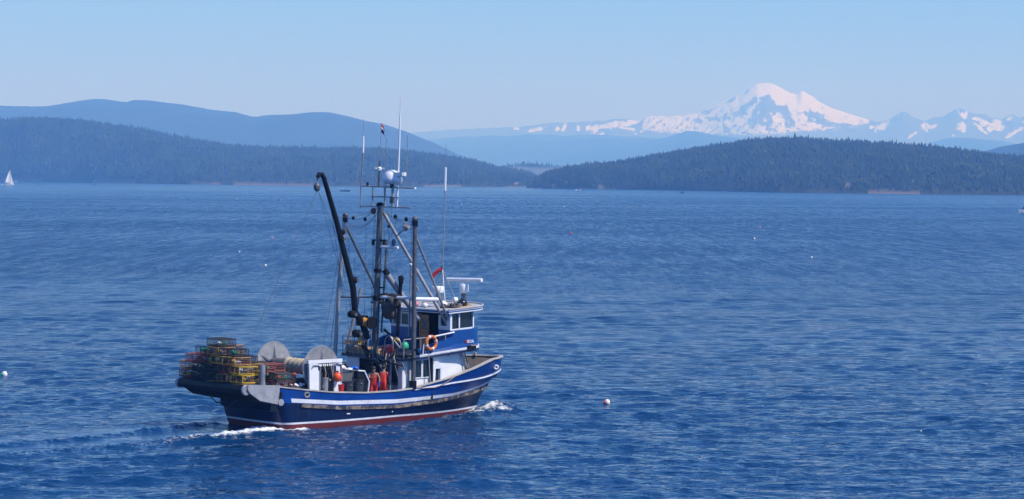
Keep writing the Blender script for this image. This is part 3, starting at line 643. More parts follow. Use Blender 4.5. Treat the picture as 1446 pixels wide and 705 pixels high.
def hull():
    ts = [0, .004, .010, .018, .027, .036] + list(np.linspace(.05, .80, 34)) + list(np.linspace(.815, 1.0, 22))
    side = []
    for lev in LEV:
        row = []
        for t in ts:
            u, z = upos(lev, t); row.append((u, b_at(u, z) if t < 1 else 0.0, z))
        side.append(row)
    mats = ["red_bottom", "red_bottom", "hull_white", "hull_navy", "hull_navy", "hull_navy", "hull_blue", "hull_white", "hull_blue", "hull_blue", "hull_blue"]
    def mf(i, j):
        u = side[i][j][0]
        if i == 7 and u < 0.55: return "hull_blue"
        return mats[i]
    b = MB()
    for sg in (1, -1):
        b.grid([[L(u, sg * s, z) for (u, s, z) in r] for r in side], None, mf)
    # transom, slightly bowed aft
    tr = []
    for r in side:
        u, s, z = r[0]; tr.append([L(u - 0.10 * (1 - k * k), s * k, z) for k in (-1, -.75, -.5, -.25, 0, .25, .5, .75, 1)])
    b.grid(tr, None, lambda i, j: mats[i] if i < 3 else "hull_navy")
    bm_o = b.build("hull", boat, ang=28)
    me = bm_o.data; bm = bmesh.new(); bm.from_mesh(me); bmesh.ops.remove_doubles(bm, verts=bm.verts, dist=0.004)
    bmesh.ops.recalc_face_normals(bm, faces=bm.faces); bm.to_mesh(me); bm.free()
    me.polygons.foreach_set("use_smooth", [True] * len(me.polygons)); me.set_sharp_from_angle(angle=R(28))
hull()
def sweep(name, zf, out, inn, dlo, dhi, u0_, u1_, m, n=60, bow=False, parent=boat, sides=(1, -1), boff=0.0):
    """a strip of rectangular section along the hull side: out / inn = offset from the plating"""
    b = MB()
    for sg in sides:
        P = []
        for k in range(n + 1):
            t = k / n; t = 1 - (1 - t) ** 1.6 if bow else t
            u = u0_ + (u1_ - u0_) * t; z = zf(u); s = b_at(u, z)
            e = 0.02; s2 = b_at(min(u + e, u1_), z); s1 = b_at(u - e, z); du = min(u + e, u1_) - (u - e)
            nx, ny = -(s2 - s1), du; q = math.hypot(nx, ny); P.append((u, s, z, nx / q, ny / q))
        rows = []
        for (u, s, z, nx, ny) in P:
            o = (u + nx * out, max(0, s + ny * out)); i = (u + nx * inn, max(0, s + ny * inn))
            rows.append([L(o[0], sg * o[1], z + dlo), L(o[0], sg * o[1], z + dhi), L(i[0], sg * i[1], z + dhi), L(i[0], sg * i[1], z + dlo), L(o[0], sg * o[1], z + dlo)])
        b.grid(rows, m)
    return b.build(name, parent, ang=30)
sweep("rub_rail", zrub, 0.06, -0.02, -0.085, 0.085, 1.2, 15.15, "worn_guard", bow=True)
sweep("guard_moulding", zguard, 0.05, -0.02, -0.035, 0.035, 8.15, 16.17, "hull_white", bow=True)
sweep("rail_cap", zrail, 0.05, -0.15, -0.01, 0.05, -0.35, 16.31, "cap_grey", n=90, bow=True)
def bulwark():
    b = MB()
    for sg in (1, -1):
        rows = []
        for k in range(81):
            u = -0.2 + (15.95 + 0.2) * (1 - (1 - k / 80) ** 1.6); zt = zrail(u) - 0.012; zd = 0.95 if u < 8.3 else 1.6
            rows.append([L(u, sg * max(0.0, b_at(u, zt) - 0.11), zt), L(u, sg * max(0.0, b_at(u, max(zd, 1.2)) - 0.11), zd)])
        b.grid(rows, "bulwark_inside")
    b.build("bulwark_lining", boat)
    d = MB()
    for (a, e, z, m) in ((-0.3, 8.4, 0.97, "deck_grey"), (8.4, 15.6, 1.66, "deck_wood")):
        rows = []
        for k in range(40):
            u = a + (e - a) * k / 39; s = max(0.02, b_at(u, max(z, 1.2)) - 0.05); rows.append([L(u, q * s, z) for q in (-1, -.5, 0, .5, 1)])
        d.grid(rows, m)
    d.box(L(8.4, 0, 1.31), (0.05, 4.9, 0.7), "white_paint")
    d.build("deck", boat, smooth=False)
bulwark()

# ---- stern: aluminium cheek plates, platform, roller
def stern():
    for sg in (1, -1):
        b = MB(); y = -2.585 if sg > 0 else 3.0
        b.prism([(-1.92, 2.30), (-1.84, 2.36), (-0.06, 2.22), (-0.18, 1.32), (-1.22, 1.55), (-1.80, 1.93), (-1.95, 2.12)], y - 0.035, y + 0.035, "aluminium")
        p = b.build("cheek_plate", boat, bevel=0.012)
        if sg > 0:
            e = MB(); e.lathe([(0.16, -0.02), (0.16, 0.05), (0.09, 0.07), (0.09, 0.01)], L(-0.02, 2.63, 1.42), "aluminium", axis='Y'); o = e.build("hawse_plate", boat)
    b = MB(); b.box(L(-0.3, -.2, 1.925), (3.0, 5.4, 0.07), "galv_dark"); b.build("stern_platform", boat)
    b = MB(); pr = [(-1.86, 2.0), (-1.72, 1.86), (-1.22, 1.52), (-0.2, 1.30), (0.1, 1.30), (0.1, 1.9), (-1.5, 1.88)]
    b.prism(pr, -2.54, 2.96, "black_steel"); b.build("stern_apron", boat)
    b = MB(); b.lathe([(0.02, -2.50), (0.215, -2.48), (0.215, 2.95), (0.17, 3.12), (0.02, 3.14)], L(-1.95, 0, 2.10), "black_rubber", n=20, axis='Y')
    r = b.build("stern_roller", boat)
    b = MB(); b.lathe([(0.23, 2.84), (0.25, 2.87), (0.25, 2.96), (0.23, 2.98)], L(-1.95, 0, 2.10), "galv", n=20, axis='Y'); b.build("roller_collar", boat); b = MB()
    b.lathe([(0.23, -2.54), (0.25, -2.52), (0.25, -2.44), (0.23, -2.42)], L(-1.95, 0, 2.10), "galv", n=20, axis='Y'); b.build("roller_collar", boat)
    b = MB(); b.tube([L(-.88, 2.30, 1.95), L(-.86, 2.30, 3.22)], 0.135, "galv", n=14); b.tube([L(-.88, 2.30, 1.95), L(-.88, 2.30, 2.4)], 0.16, "galv", n=14); b.build("stern_post", boat)
    b = MB(); b.tube([L(-1.0, -1.7, 1.42), L(-1.02, -1.2, 1.18), L(-1.0, -.7, 1.28), L(-.9, -.3, 1.12), L(-.8, .2, 1.42)], 0.03, "rope_wire", n=5); b.build("hanging_line", boat)
stern()
# hull fittings
def fittings():
    for (u, zo) in ((1.55, -0.22), (14.7, -0.45)):
        z = zrail(u) + zo; s = b_at(u, z); e = 0.05; dn = math.atan2(-(b_at(u + e, z) - b_at(u - e, z)), 2 * e)
        b = MB(); pts = [((0.10 if u > 10 else .14) * math.cos(a), (0.09 if u > 10 else .11) * math.sin(a)) for a in np.linspace(0, 2 * math.pi, 17)[:-1]]
        path = [Vector((p[0], -0.015, p[1])) for p in pts]; b.tube(path, 0.045, "white_plastic" if u > 10 else "galv", n=6, closed=True)
        b.lathe([(0.001, -0.012), (0.10, -0.012)], (0, 0, 0), "interior", n=16, axis='Y')
        o = b.build("hawse_hole", boat); o.location = L(u, s, z); o.rotation_euler = (0, 0, -dn)
    for u, z, n_ in ((4.12, 0.62, .2), (6.9, .55, .06)):
        b = MB(); b.box(L(u, b_at(u, z) + .006, z), (n_, 0.012, 0.05), "hull_white"); b.build("draught_mark", boat)
    b = MB(); rp = []
    for k in range(25):
        t = k / 24; u = 8.35 + 2.6 * t; zz = interp(t, [0, .12, .45, .62, .8, 1], [1.66, 1.62, 1.60, 1.68, 1.86, 2.12]); s = b_at(u, zz) + 0.07
        rp.append(L(u, s, zz))
    b.tube(rp, 0.022, "rope_tan", n=6); b.build("mooring_rope", boat)
fittings()

# ---- deckhouse
def outline(ua, uf, w_, cu, n=18, pw=2.4, wa=None):
    """plan of a house: straight aft end at ua, sides, rounded front reaching uf; cu = where the curve begins"""
    pts = [(ua, -(wa or w_))]
    for k in range(2 * n + 1):
        a = -1 + k / n; s = math.copysign(abs(math.sin(a * math.pi / 2)), a)
        c = (1 - abs(s) ** pw) ** (1 / 2.2); pts.append((cu + (uf - cu) * c, s * w_))
    pts.append((ua, wa or w_)); return pts
def wall_from(name, pts, z0, z1, m, parent=boat, rake=0.0, close=False, thick=0.0):
    b = MB(); q = pts + ([pts[0]] if close else [])
    f0 = z0 if callable(z0) else (lambda u: z0); f1 = z1 if callable(z1) else (lambda u: z1)
    um = max(p[0] for p in pts); ua = min(p[0] for p in pts)
    rows = []
    for k in range(5):
        t = k / 4
        rows.append([L(u - rake * t * ((u - ua) / (um - ua)) ** 2, s * (1 - 0.25 * rake * t), f0(u) + (f1(u) - f0(u)) * t) for (u, s) in q])
    b.grid(rows, m)
    if thick:
        rows = [[L(u - (thick if u > um - .6 else 0), s * (1 - thick / 2.4), f(u)) for (u, s) in q] for f in (f1, f0)]
        b.grid([[L(u - rake * ((u - ua) / (um - ua)) ** 2, s * (1 - 0.25 * rake), f1(u)) for (u, s) in q], rows[0]], m); b.grid(rows, m)
    return b.build(name, parent, ang=30)
def plate(name, pts, zf, th, m, parent=boat, m_edge=None):
    b = MB(); n = len(pts)
    top = [L(u, s, zf(u)) for u, s in pts]; bot = [L(u, s, zf(u) - th) for u, s in pts]
    b.add(top, [tuple(range(n))], m); b.add(bot, [tuple(range(n - 1, -1, -1))], m)
    b.add(top + bot, [(i, (i + 1) % n, n + (i + 1) % n, n + i) for i in range(n)], m_edge or m)
    return b.build(name, parent, ang=30)
def zband(u): return interp(u, [7.5, 8.33, 10.57, 13.06, 14], [3.12, 3.13, 3.34, 3.47, 3.5])
HW = 2.2
def deckhouse():
    # side and front walls; aft wall with a wide dark opening behind the mast
    hp = outline(7.73, 12.85, HW, 11.3)
    dense = []
    for (p, q) in zip(hp[:-1], hp[1:]):
        k = max(1, int(abs(p[0] - q[0]) / 0.2)); dense += [(p[0] + (q[0] - p[0]) * i / k, p[1] + (q[1] - p[1]) * i / k) for i in range(k)]
    dense.append(hp[-1]); dense = [(u, s * (1 - .11 * float(sstep(9.6, 12.4, u)))) for u, s in dense]
    wall_from("deckhouse_wall", dense, lambda u: 1.3 if u < 8.4 else 1.55, lambda u: zband(u) - 0.04, "white_paint")
    b = MB()
    for (s0, s1) in ((-2.2, -1.25), (1.86, 2.2)): b.box(L(7.75, (s0 + s1) / 2, 2.02), (0.05, s1 - s0, 2.12), "white_paint")
    b.box(L(7.752, 0.3, 3.02), (0.04, 3.15, 0.14), "white_paint"); b.build("aft_wall", boat)
    b = MB()
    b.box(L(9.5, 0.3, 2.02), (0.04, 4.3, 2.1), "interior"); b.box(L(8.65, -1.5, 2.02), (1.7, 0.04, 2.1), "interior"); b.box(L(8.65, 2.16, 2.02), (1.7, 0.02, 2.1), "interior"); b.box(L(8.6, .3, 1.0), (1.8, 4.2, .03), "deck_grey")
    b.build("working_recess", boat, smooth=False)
    # starboard windows, door fairing and door
    for (a, e) in ((8.52, 8.92), (9.03, 9.43)):
        f = MB(); z0, z1 = 2.10, 3.0
        for (cu, cz, du, dz) in (((a + e) / 2, z0, e - a + .1, .05), ((a + e) / 2, z1, e - a + .1, .05), (a - .025, (z0 + z1) / 2, .05, z1 - z0), (e + .025, (z0 + z1) / 2, .05, z1 - z0)):
            f.box(L(cu, HW + 0.02, cz), (du, 0.06, dz), "white_paint")
        w_ = f.build("window_frame", boat, bevel=.006)
        g = MB(); g.box(L((a + e) / 2, HW + 0.004, (z0 + z1) / 2), (e - a, 0.02, z1 - z0), "glass"); g.build("window_pane", w_)
    f = MB(); arch = [(9.55, 1.7), (9.55, 2.70)] + [(9.78 - .23 * math.cos(a), 2.70 + .2 * math.sin(a)) for a in np.linspace(0.2, math.pi - .2, 7)] + [(10.15, 2.60), (10.15, 1.95), (10.02, 1.95), (10.02, 2.52), (9.72, 2.52), (9.66, 1.75)]
    f.prism([(a, b_) for a, b_ in arch], -(HW + 0.22), -(HW - .02), "hull_white"); f.build("door_fairing", boat, ang=40)
    d = MB(); d.box(L(9.86, HW + .006, 2.2), (.36, .02, .9), "interior"); d.build("side_door", boat)
    # upper deck slab, white strip under the blue band, the band itself
    pts = outline(7.55, 13.5, 2.48, 11.8)
    plate("upper_deck", pts, lambda u: zband(u) + 0.012, 0.15, "deck_grey", m_edge="dark_navy")
    up_ = outline(8.33, 13.5, 2.44, 11.8)[1:-1]
    ptsb = [(8.33, -2.44)] + up_ + [(8.33, 2.44)]
    def ztop(u): return interp(u, [8.33, 9.02, 9.021, 9.25, 9.251, 10.22, 10.85, 10.86, 14], [3.44, 3.62, 3.32, 3.34, 3.70, 3.91, 4.05, 4.36, 4.52])
    dense = []
    for (p, q) in zip(ptsb[:-1], ptsb[1:]):
        k = max(1, int(abs(p[0] - q[0]) / 0.06)); dense += [(p[0] + (q[0] - p[0]) * i / k, p[1] + (q[1] - p[1]) * i / k) for i in range(k)]
    dense.append(ptsb[-1])
    wall_from("upper_bulwark", dense, lambda u: zband(u) + 0.10, lambda u: max(ztop(u), zband(u) + .102), "band_blue", rake=0.34, thick=0.05)
    so = outline(8.33, 13.56, 2.48, 11.8)[1:-1]
    wall_from("white_band", [(8.33, -2.48)] + so + [(8.33, 2.48)], lambda u: zband(u) - 0.015, lambda u: zband(u) + 0.115, "hull_white", thick=0.06)
deckhouse()
# weathered lettering on the blue band: a red square and a short row of white letters
def lettering():
    b = MB(); b.box(L(11.70, 2.424, 3.80), (.10, .02, .13), "flag_red"); o = b.build("name_lettering", boat)
    cu = bpy.data.curves.new("letters", 'FONT'); cu.body = "BOA"; cu.size = 0.21; cu.extrude = 0.006; cu.materials.append(M["hull_white"]); cu.offset = 0.006; cu.space_character = 1.05
    t = bpy.data.objects.new("letters", cu); col.objects.link(t); t.location = L(11.78, 2.428, 3.73); t.rotation_euler = (R(90), 0, 0)
    bpy.context.view_layer.update(); me = bpy.data.meshes.new_from_object(t.evaluated_get(bpy.context.evaluated_depsgraph_get())); mo = bpy.data.objects.new("lettering", me); col.objects.link(mo); mo.parent = o; mo.matrix_basis = t.matrix_basis; bpy.data.objects.remove(t)
lettering()
def pilothouse():
    W = 2.34; UA = 10.72; Z0 = lambda u: zband(u) + 0.02; ZS = 4.42; ZT = 5.14
    # plan: sides run a little inward, rounded front
    pl = outline(UA, 13.3, W - .08, 11.9, pw=2.2, wa=W)
    ph = wall_from("pilothouse_wall", pl, lambda u: zband(u) + .02, lambda u: interp(u, [10.7, 13.4], [4.40, 4.52]), "band_blue", rake=0.10)
    # window belt: white mullions round the front, glass set back behind them
    belt = outline(UA, 13.2, W - .14, 11.9, pw=2.2, wa=W - .04)
    zs = lambda u: interp(u, [10.7, 13.4], [4.40, 4.52]); zt = lambda u: interp(u, [10.7, 13.4], [5.24, 5.40])
    g = MB(); rows = []
    for f, r_ in ((zs, 0.0), (zt, 0.0)): rows.append([L(u, s * .985, f(u)) for u, s in belt])
    g.grid(rows, "glass"); g.build("front_window_glass", boat, ang=30)
    fr = MB()
    n = len(belt)
    fr.grid([[L(u + (.03 if u > 12 else 0), s * 1.02, f(u)) for u, s in belt] for f in (lambda u: zs(u) - .03, lambda u: zs(u) + .045)], "white_paint")
    fr.grid([[L(u + (.03 if u > 12 else 0), s * 1.02, f(u)) for u, s in belt] for f in (lambda u: zt(u) - .045, lambda u: zt(u) + .03)], "white_paint")
    def post(u, s, wd=.1): fr.box(L(u, s, (zs(u) + zt(u)) / 2), (wd, .09, zt(u) - zs(u)), "white_paint")
    for sg in (1, -1):
        post(10.77, sg * (W - .03), .12); post(11.36, sg * (W - .08), .07); post(12.42, sg * (W - .22), .08)
    for s in (-1.3, -.45, .45, 1.3):
        uu = max(u for u, q in belt if abs(q - s) < .16); fr.box(L(uu + .01, s, (zs(uu) + zt(uu)) / 2), (.08, .1, .7), "white_paint")
    fr.build("window_frame", boat, ang=30)
    # aft wall (faces us): blue below, white with windows above, wooden door, dark doorway
    a = MB()
    a.box(L(UA, -1.30, 3.77), (.06, 2.06, 1.28), "band_blue"); a.build("aft_lower_wall", boat)
    a = MB(); a.box(L(UA, 1.87, 3.77), (.06, .82, 1.28), "band_blue"); a.build("aft_lower_wall", boat)
    a = MB()
    def pan(s0, s1, z0, z1): a.box(L(UA, (s0 + s1) / 2, (z0 + z1) / 2), (.06, s1 - s0, z1 - z0), "white_paint")
    pan(-2.34, -2.16, 4.41, 5.18); pan(-2.16, -.30, 4.41, 4.53); pan(-2.16, -.30, 5.08, 5.18); pan(-.93, -.30, 4.53, 5.08); pan(-1.55, -1.48, 4.53, 5.08)
    aw0 = a.build("aft_upper_wall", boat); a = MB()
    pan(1.46, 1.62, 4.41, 5.13); pan(2.10, 2.28, 4.41, 5.13); pan(1.62, 2.10, 4.41, 4.60); pan(1.62, 2.10, 5.06, 5.13)
    aw = a.build("aft_upper_wall", boat)
    for (s0, s1, z0, z1) in ((-2.16, -1.55, 4.53, 5.08), (-1.48, -.93, 4.53, 5.08), (1.62, 2.10, 4.60, 5.06)):
        g = MB(); g.box(L(UA + .02, (s0 + s1) / 2, (z0 + z1) / 2), (.02, s1 - s0, z1 - z0), "glass"); g.build("window_pane", aw)
    d = MB()
    d.box(L(UA - .02, .03, 4.22), (.12, .10, 1.85), "door_wood"); d.box(L(UA - .03, .40, 4.2), (.05, .62, .06), "door_wood")
    dz = [(3.26, 4.35), (4.86, 5.10)]
    for z0, z1 in dz: d.box(L(UA - .03, .40, (z0 + z1) / 2), (.05, .62, z1 - z0), "door_wood")
    d.box(L(UA - .03, .14, 4.6), (.05, .1, .52), "door_wood"); d.box(L(UA - .03, .66, 4.6), (.05, .1, .52), "door_wood")
    dd = d.build("wooden_door", boat, bevel=.006)
    g = MB(); g.box(L(UA - .02, .40, 4.6), (.02, .42, .52), "glass"); g.build("door_pane", dd)
    g = MB(); g.box(L(UA - .075, .2, 4.25), (.04, .10, .03), "galv"); g.build("handle", dd)
    c = MB(); c.box(L(12.3, .1, 4.2), (.04, 3.8, 1.8), "interior"); c.box(L(11.5, .1, 3.36), (1.6, 3.8, .02), "deck_grey"); c.build("wheelhouse_interior", boat, smooth=False)
    # roof with a blue stripe between white edges and a low rim
    zr = lambda u: interp(u, [10.4, 14.5], [5.41, 5.63])
    ro = outline(10.5, 13.85, 2.50, 12.0, pw=2.2)
    plate("roof", ro, zr, 0.06, "roof_grey", m_edge="white_paint")
    rb = outline(10.515, 13.835, 2.485, 12.0, pw=2.2)
    plate("roof_stripe", rb, lambda u: zr(u) - .06, 0.07, "band_blue")
    rc = outline(10.5, 13.85, 2.50, 12.0, pw=2.2)
    plate("roof_edge", rc, lambda u: zr(u) - .13, 0.045, "white_paint")
    b = MB(); n = len(ro); P = [L(u, s, zr(u) + .03) for u, s in ro]
    b.tube(P, 0.045, "roof_grey", n=6); b.build("roof_rim", boat)
pilothouse()
# ---- rails, lifebuoy rail
def rails():
    b = MB(); r = .03
    b.tube([L(8.3, 2.44, 4.08), L(9.0, 2.44, 4.10), L(9.12, 2.44, 4.06), L(9.16, 2.44, 3.9), L(9.2, 2.46, 3.2), L(9.3, 2.5, 1.75)], r, "galv", n=8)
    b.tube([L(9.6, 2.44, 4.14), L(10.92, 2.42, 4.30)], r * 1.3, "white_paint", n=8)
    b.tube([L(8.3, 2.44, 4.08), L(7.62, 2.44, 4.06), L(7.62, 2.44, 3.14)], r, "galv", n=8)
    b.tube([L(8.7, 2.44, 4.09), L(8.7, 2.44, 3.5)], r, "galv", n=6); b.tube([L(9.62, 2.44, 4.14), L(9.62, 2.46, 3.8)], r, "galv", n=6); b.tube([L(10.3, 2.44, 4.22), L(10.3, 2.46, 3.95)], r, "galv", n=6)
    b.tube([L(8.82, 2.48, 3.3), L(8.86, 2.5, 3.75), L(8.98, 2.5, 3.92), L(9.1, 2.5, 3.85)], .03, "hull_white", n=6)
    b.build("starboard_railing", boat)
    b = MB()
    for z in (3.6, 4.0): b.tube([L(7.62, -2.44, z), L(10.3, -2.44, z + .1)], r, "galv", n=6); b.tube([L(7.62, -2.44, z), L(7.62, -.6, z)], r, "galv", n=6)
    for (u, s) in ((7.62, -2.44), (7.62, -1.5), (7.62, -.6), (9, -2.44), (10.3, -2.44)): b.tube([L(u, s, 3.14), L(u, s, 4.0)], r, "galv", n=6)
    b.build("aft_railing", boat)
    b = MB()
    for p in ([L(12.62, 1.35, 1.66), L(12.35, 1.35, 3.2)], [L(13.15, 1.35, 1.66), L(12.5, 1.35, 3.2)]): b.tube(p, .045, "galv", n=8)
    b.tube([L(12.9, 1.35, 2.25), L(12.5, 1.35, 2.25)], .03, "galv", n=6); b.build("foredeck_ladder", boat)
    b = MB(); b.box(L(14.6, -.55, 1.95), (.5, 1.1, .5), "bulwark_inside"); b.tube([L(13.3, -1.55, 2.55), L(13.9, -1.35, 2.52), L(14.7, -.9, 2.5)], .06, "crate_wood", n=6); b.lathe([(.22, 0), (.22, .5), (.26, .52), (.26, .6)], L(14.1, .1, 1.66), "galv_dark"); b.build("anchor_windlass", boat, ang=40)
    b = MB(); b.box(L(12.0, 2.52, 3.5), (.5, .14, .16), "black_steel"); b.box(L(12.06, 2.56, 3.6), (.36, .1, .05), "deck_wood"); b.build("boarding_step", boat)
    b = MB(); b.tube([L(15.2, -.85, 2.72), L(15.2, -.85, 2.9)], .06, "crate_wood"); b.build("bow_bitt", boat)
rails()

# ---- mast, poles, booms, antennas
def rig():
    MT = L(8.06, 0, 10.62)
    b = MB(); b.tube([L(7.62, 0, 1.0), L(7.78, 0, 4.3), L(8.0, 0, 9.2), MT], [.19, .18, .155, .14], "galv_dark", n=14)
    b.lathe([(.14, 0), (.2, .05), (.2, .12), (.1, .2)], MT, "black_steel"); mast = b.build("mast", boat)
    b = MB(); b.tube([L(8.02, .18, 4.3), L(8.25, .30, 8.9)], .05, "galv_dark", n=8); b.box(L(7.98, .1, 8.92), (.1, .9, .08), "black_steel"); b.box(L(7.9, -.35, 8.8), (.12, .1, .3), "black_steel"); b.box(L(7.9, .5, 8.82), (.12, .1, .26), "black_steel")
    b.box(L(7.95, .05, 6.55), (.1, .85, .07), "black_steel"); b.box(L(7.93, .05, 5.78), (.2, 1.0, .08), "black_steel"); b.lathe([(.21, 0), (.21, .25)], L(7.86, 0, 5.9), "black_steel"); b.lathe([(.2, 0), (.2, .18)], L(7.92, 0, 7.3), "black_steel"); b.build("mast_fittings", boat)
    b = MB(); b.tube([L(8.0, .1, 8.58), L(8.0, 1.5, 8.59)], .065, "white_paint", n=8); lb = b.build("light_bar", boat)
    b = MB(); b.lathe([(.10, 0), (.11, .22), (.05, .34)], L(8.0, 1.15, 8.66), "galv_dark", n=10); b.build("deck_light", lb)
    # gantry poles and their struts
    for nm, pts, r, m in (("gantry_pole", [L(8.2, 2.48, 1.55), L(8.21, 2.56, 10.02)], .115, "galv_dark"), ("gantry_pole", [L(7.0, -2.42, 1.55), L(7.25, -2.42, 5.2), L(7.75, -2.45, 10.12)], .105, "galv")):
        b = MB(); b.tube(pts, r, m, n=12); e = pts[-1]; b.ball((e.x, e.y, e.z), r * 1.35, "galv_dark", n=10); sgn = -1 if e.y < 0 else 1
        b.lathe([(r * 1.3, 0), (r * 1.3, .25)], (e.x, e.y, e.z - .35), "black_steel", n=10); b.lathe([(r * 1.5, 0), (r * 1.5, .4)], (pts[0].x, pts[0].y, pts[0].z + .05), "black_steel", n=10)
        b.build(nm, boat)
    def strut(name, p, q, r, m): b = MB(); b.tube([p, q], r, m, n=10); return b.build(name, boat)
    st = strut("mast_strut", L(8.2, 0.05, 10.35), L(11.14, 2.25, 3.98), .085, "galv")
    b = MB(); R1 = L(8.86, .52, 9.0); b.tube([L(8.75, .46, 9.12), L(8.5, 1.15, 9.38), L(8.4, 1.6, 9.5)], .03, "galv_dark", n=6); b.lathe([(.001, -.12), (.12, -.12), (.24, .12), (.20, .12), (.08, -.06), (.001, -.06)], L(8.3, 1.85, 9.62), "galv", n=4, axis='Y'); b.build("floodlight", boat, ang=20)
    strut("gantry_strut", L(8.24, 2.62, 9.1), L(12.2, 1.95, 2.4), .06, "galv")
    strut("gantry_strut", L(7.75, -2.4, 9.6), L(11.3, -2.3, 3.6), .065, "galv_dark")
    strut("gantry_strut", L(7.6, -2.2, 3.14), L(8.2, -1.7, 6.45), .085, "galv")
    b = MB(); b.tube([L(7.5, -2.45, 5.98), L(7.95, -.3, 6.05)], .06, "galv", n=8); b.tube([L(7.95, 0.1, 6.07), L(8.21, 2.56, 6.10)], .075, "white_paint", n=8); b.tube([L(8.21, 2.56, 6.06), L(9.9, 2.3, 5.98)], .10, "white_paint", n=8); b.build("crosstree", boat)
    b = MB(); b.tube([L(8.3, 1.0, 3.15), L(8.5, 1.13, 7.0)], .09, "black_steel", n=8); b.lathe([(.11, 0), (.15, .3), (.09, .42)], L(8.5, 1.13, 6.75), "black_steel", n=8); b.build("winch_post", boat)
    b = MB(); b.tube([L(7.9, .55, 7.45), L(8.05, .65, 7.2)], .15, "black_steel", n=10); b.tube([L(8.0, .6, 7.25), L(9.25, 1.2, 5.35), L(9.5, 1.35, 4.9)], [.16, .14, .12], "galv", n=12); b.build("picking_boom", boat)
    b = MB(); b.tube([L(8.4, 1.9, 4.2), L(8.38, 2.0, 7.2), L(8.36, 2.05, 7.7)], .035, "galv", n=6); b.ball(L(8.36, 2.05, 7.75), .08, "white_plastic", n=8); b.tube([L(8.36, 2.0, 7.4), L(8.7, 2.3, 6.4)], .035, "galv", n=6); b.build("stanchion_light", boat)
    # the long black crane boom
    b = MB(); b.tube([L(7.3, -.06, 4.0), L(7.02, -.06, 4.75), L(6.52, -.06, 5.35), L(6.4, -.06, 6.55), L(5.3, -.06, 10.0), L(4.55, -.06, 12.02), L(4.42, -.06, 12.2), L(4.25, -.06, 12.22), L(4.15, -.06, 12.05)], [.17, .17, .16, .155, .13, .115, .12, .11, .1], "black_steel", n=12)
    bo = b.build("crane_boom", boat)
    for (u, z, r, ln) in ((6.38, 5.25, .18, .38), (6.68, 4.28, .20, .42), (6.5, 6.95, .17, .32), (5.75, 9.35, .13, .3), (5.68, 9.0, .13, .3)):
        c = MB(); c.lathe([(r * .6, -ln / 2), (r, -ln / 2 + .05), (r, ln / 2 - .05), (r * .6, ln / 2)], L(u - .05, -.05, z), "black_steel", n=12, axis='Y'); c.lathe([(r * .5, 0), (r * .5, .08)], L(u - .05, .05, z) + Vector((0, -ln / 2 - .06, 0)), "galv_dark", n=10, axis='Y'); c.build("boom_winch", bo)
    c = MB(); c.tube([L(4.14, -.06, 12.1), L(4.13, -.06, 11.9)], .03, "black_steel", n=6); c.lathe([(.05, .2), (.15, .1), (.17, 0), (.15, -.14), (.05, -.24)], L(4.12, -.06, 11.6), "galv_dark", n=8, axis='Z'); c.build("hook_block", bo)
    # power block hanging at the mast foot
    b = MB(); b.lathe([(.12, -.32), (.30, -.28), (.17, -.05), (.17, .05), (.30, .28), (.12, .32)], L(7.12, .25, 4.82), "power_orange", n=14, axis='Y'); b.lathe([(.32, -.4), (.32, -.30)], L(7.1, .22, 4.82), "black_steel", n=14, axis='Y'); b.box(L(7.05, -.15, 4.9), (.5, .35, .5), "black_steel"); b.build("power_block", boat)
    # antenna frame on the mast head
    A = lambda s, z: L(8.0, s, z)
    b = MB()
    for (p, q, r) in (((-1.5, 11.64), (2.75, 11.54), .04), ((-1.5, 10.63), (2.45, 10.58), .04), ((-.62, 11.11), (1.53, 11.08), .035), ((-.55, 11.64), (-.54, 10.6), .04), ((.44, 11.6), (.43, 10.6), .055), ((1.05, 11.6), (1.05, 10.6), .07), ((-1.49, 11.66), (-1.49, 10.5), .035)):
        b.tube([A(*p), A(*q)], r, "galv", n=6)
    b.box(A(1.02, 10.95), (.14, .2, .35), "galv_dark"); b.box(A(2.73, 11.55), (.1, .2, .08), "white_plastic"); b.box(A(-.95, 11.72), (.08, .08, .2), "black_steel"); b.box(A(-.12, 11.95), (.07, .07, .35), "white_plastic"); b.build("antenna_frame", boat)
    for pts, rr, m in (([(-1.49, 11.6), (-1.32, 13.3)], .035, "galv"), ([(-.21, 11.66), (-.11, 13.7)], .014, "galv"), ([(.33, 11.66), (.57, 14.05)], .016, "galv"), ([(2.14, 11.6), (2.2, 14.15)], .022, "galv")):
        b = MB(); P = [A(*p) for p in pts]; b.tube(P, rr, m, n=6)
        if m == "galv" and pts[0][0] < -1: b.tube([P[-1], A(-1.31, 14.15)], .055, "white_plastic", n=6); b.tube([A(-1.31, 14.1), A(-1.29, 15.0)], .012, "galv", n=5)
        b.build("whip_antenna", boat)
    b = MB(); b.tube([A(1.40, 10.5), A(1.57, 13.86), A(1.62, 15.2)], [.05, .045, .035], "white_plastic", n=8); b.tube([A(1.62, 15.1), A(1.67, 16.05)], .022, "white_plastic", n=6); b.build("tall_whip_antenna", boat)
    b = MB(); b.tube([A(-.05, 11.6), A(.02, 12.9)], .045, "galv_dark", n=6); b.tube([A(.02, 12.9), A(.14, 14.8)], .015, "galv", n=5); b.lathe([(.12, 0), (.12, .14), (.04, .2)], A(.02, 12.4), "white_plastic", n=8); b.box(A(0.02, 12.44), (.06, .75, .05), "galv"); b.ball(A(-.3, 12.5), .06, "white_plastic", n=6); b.ball(A(.36, 12.5), .06, "white_plastic", n=6); b.build("masthead_light", boat)
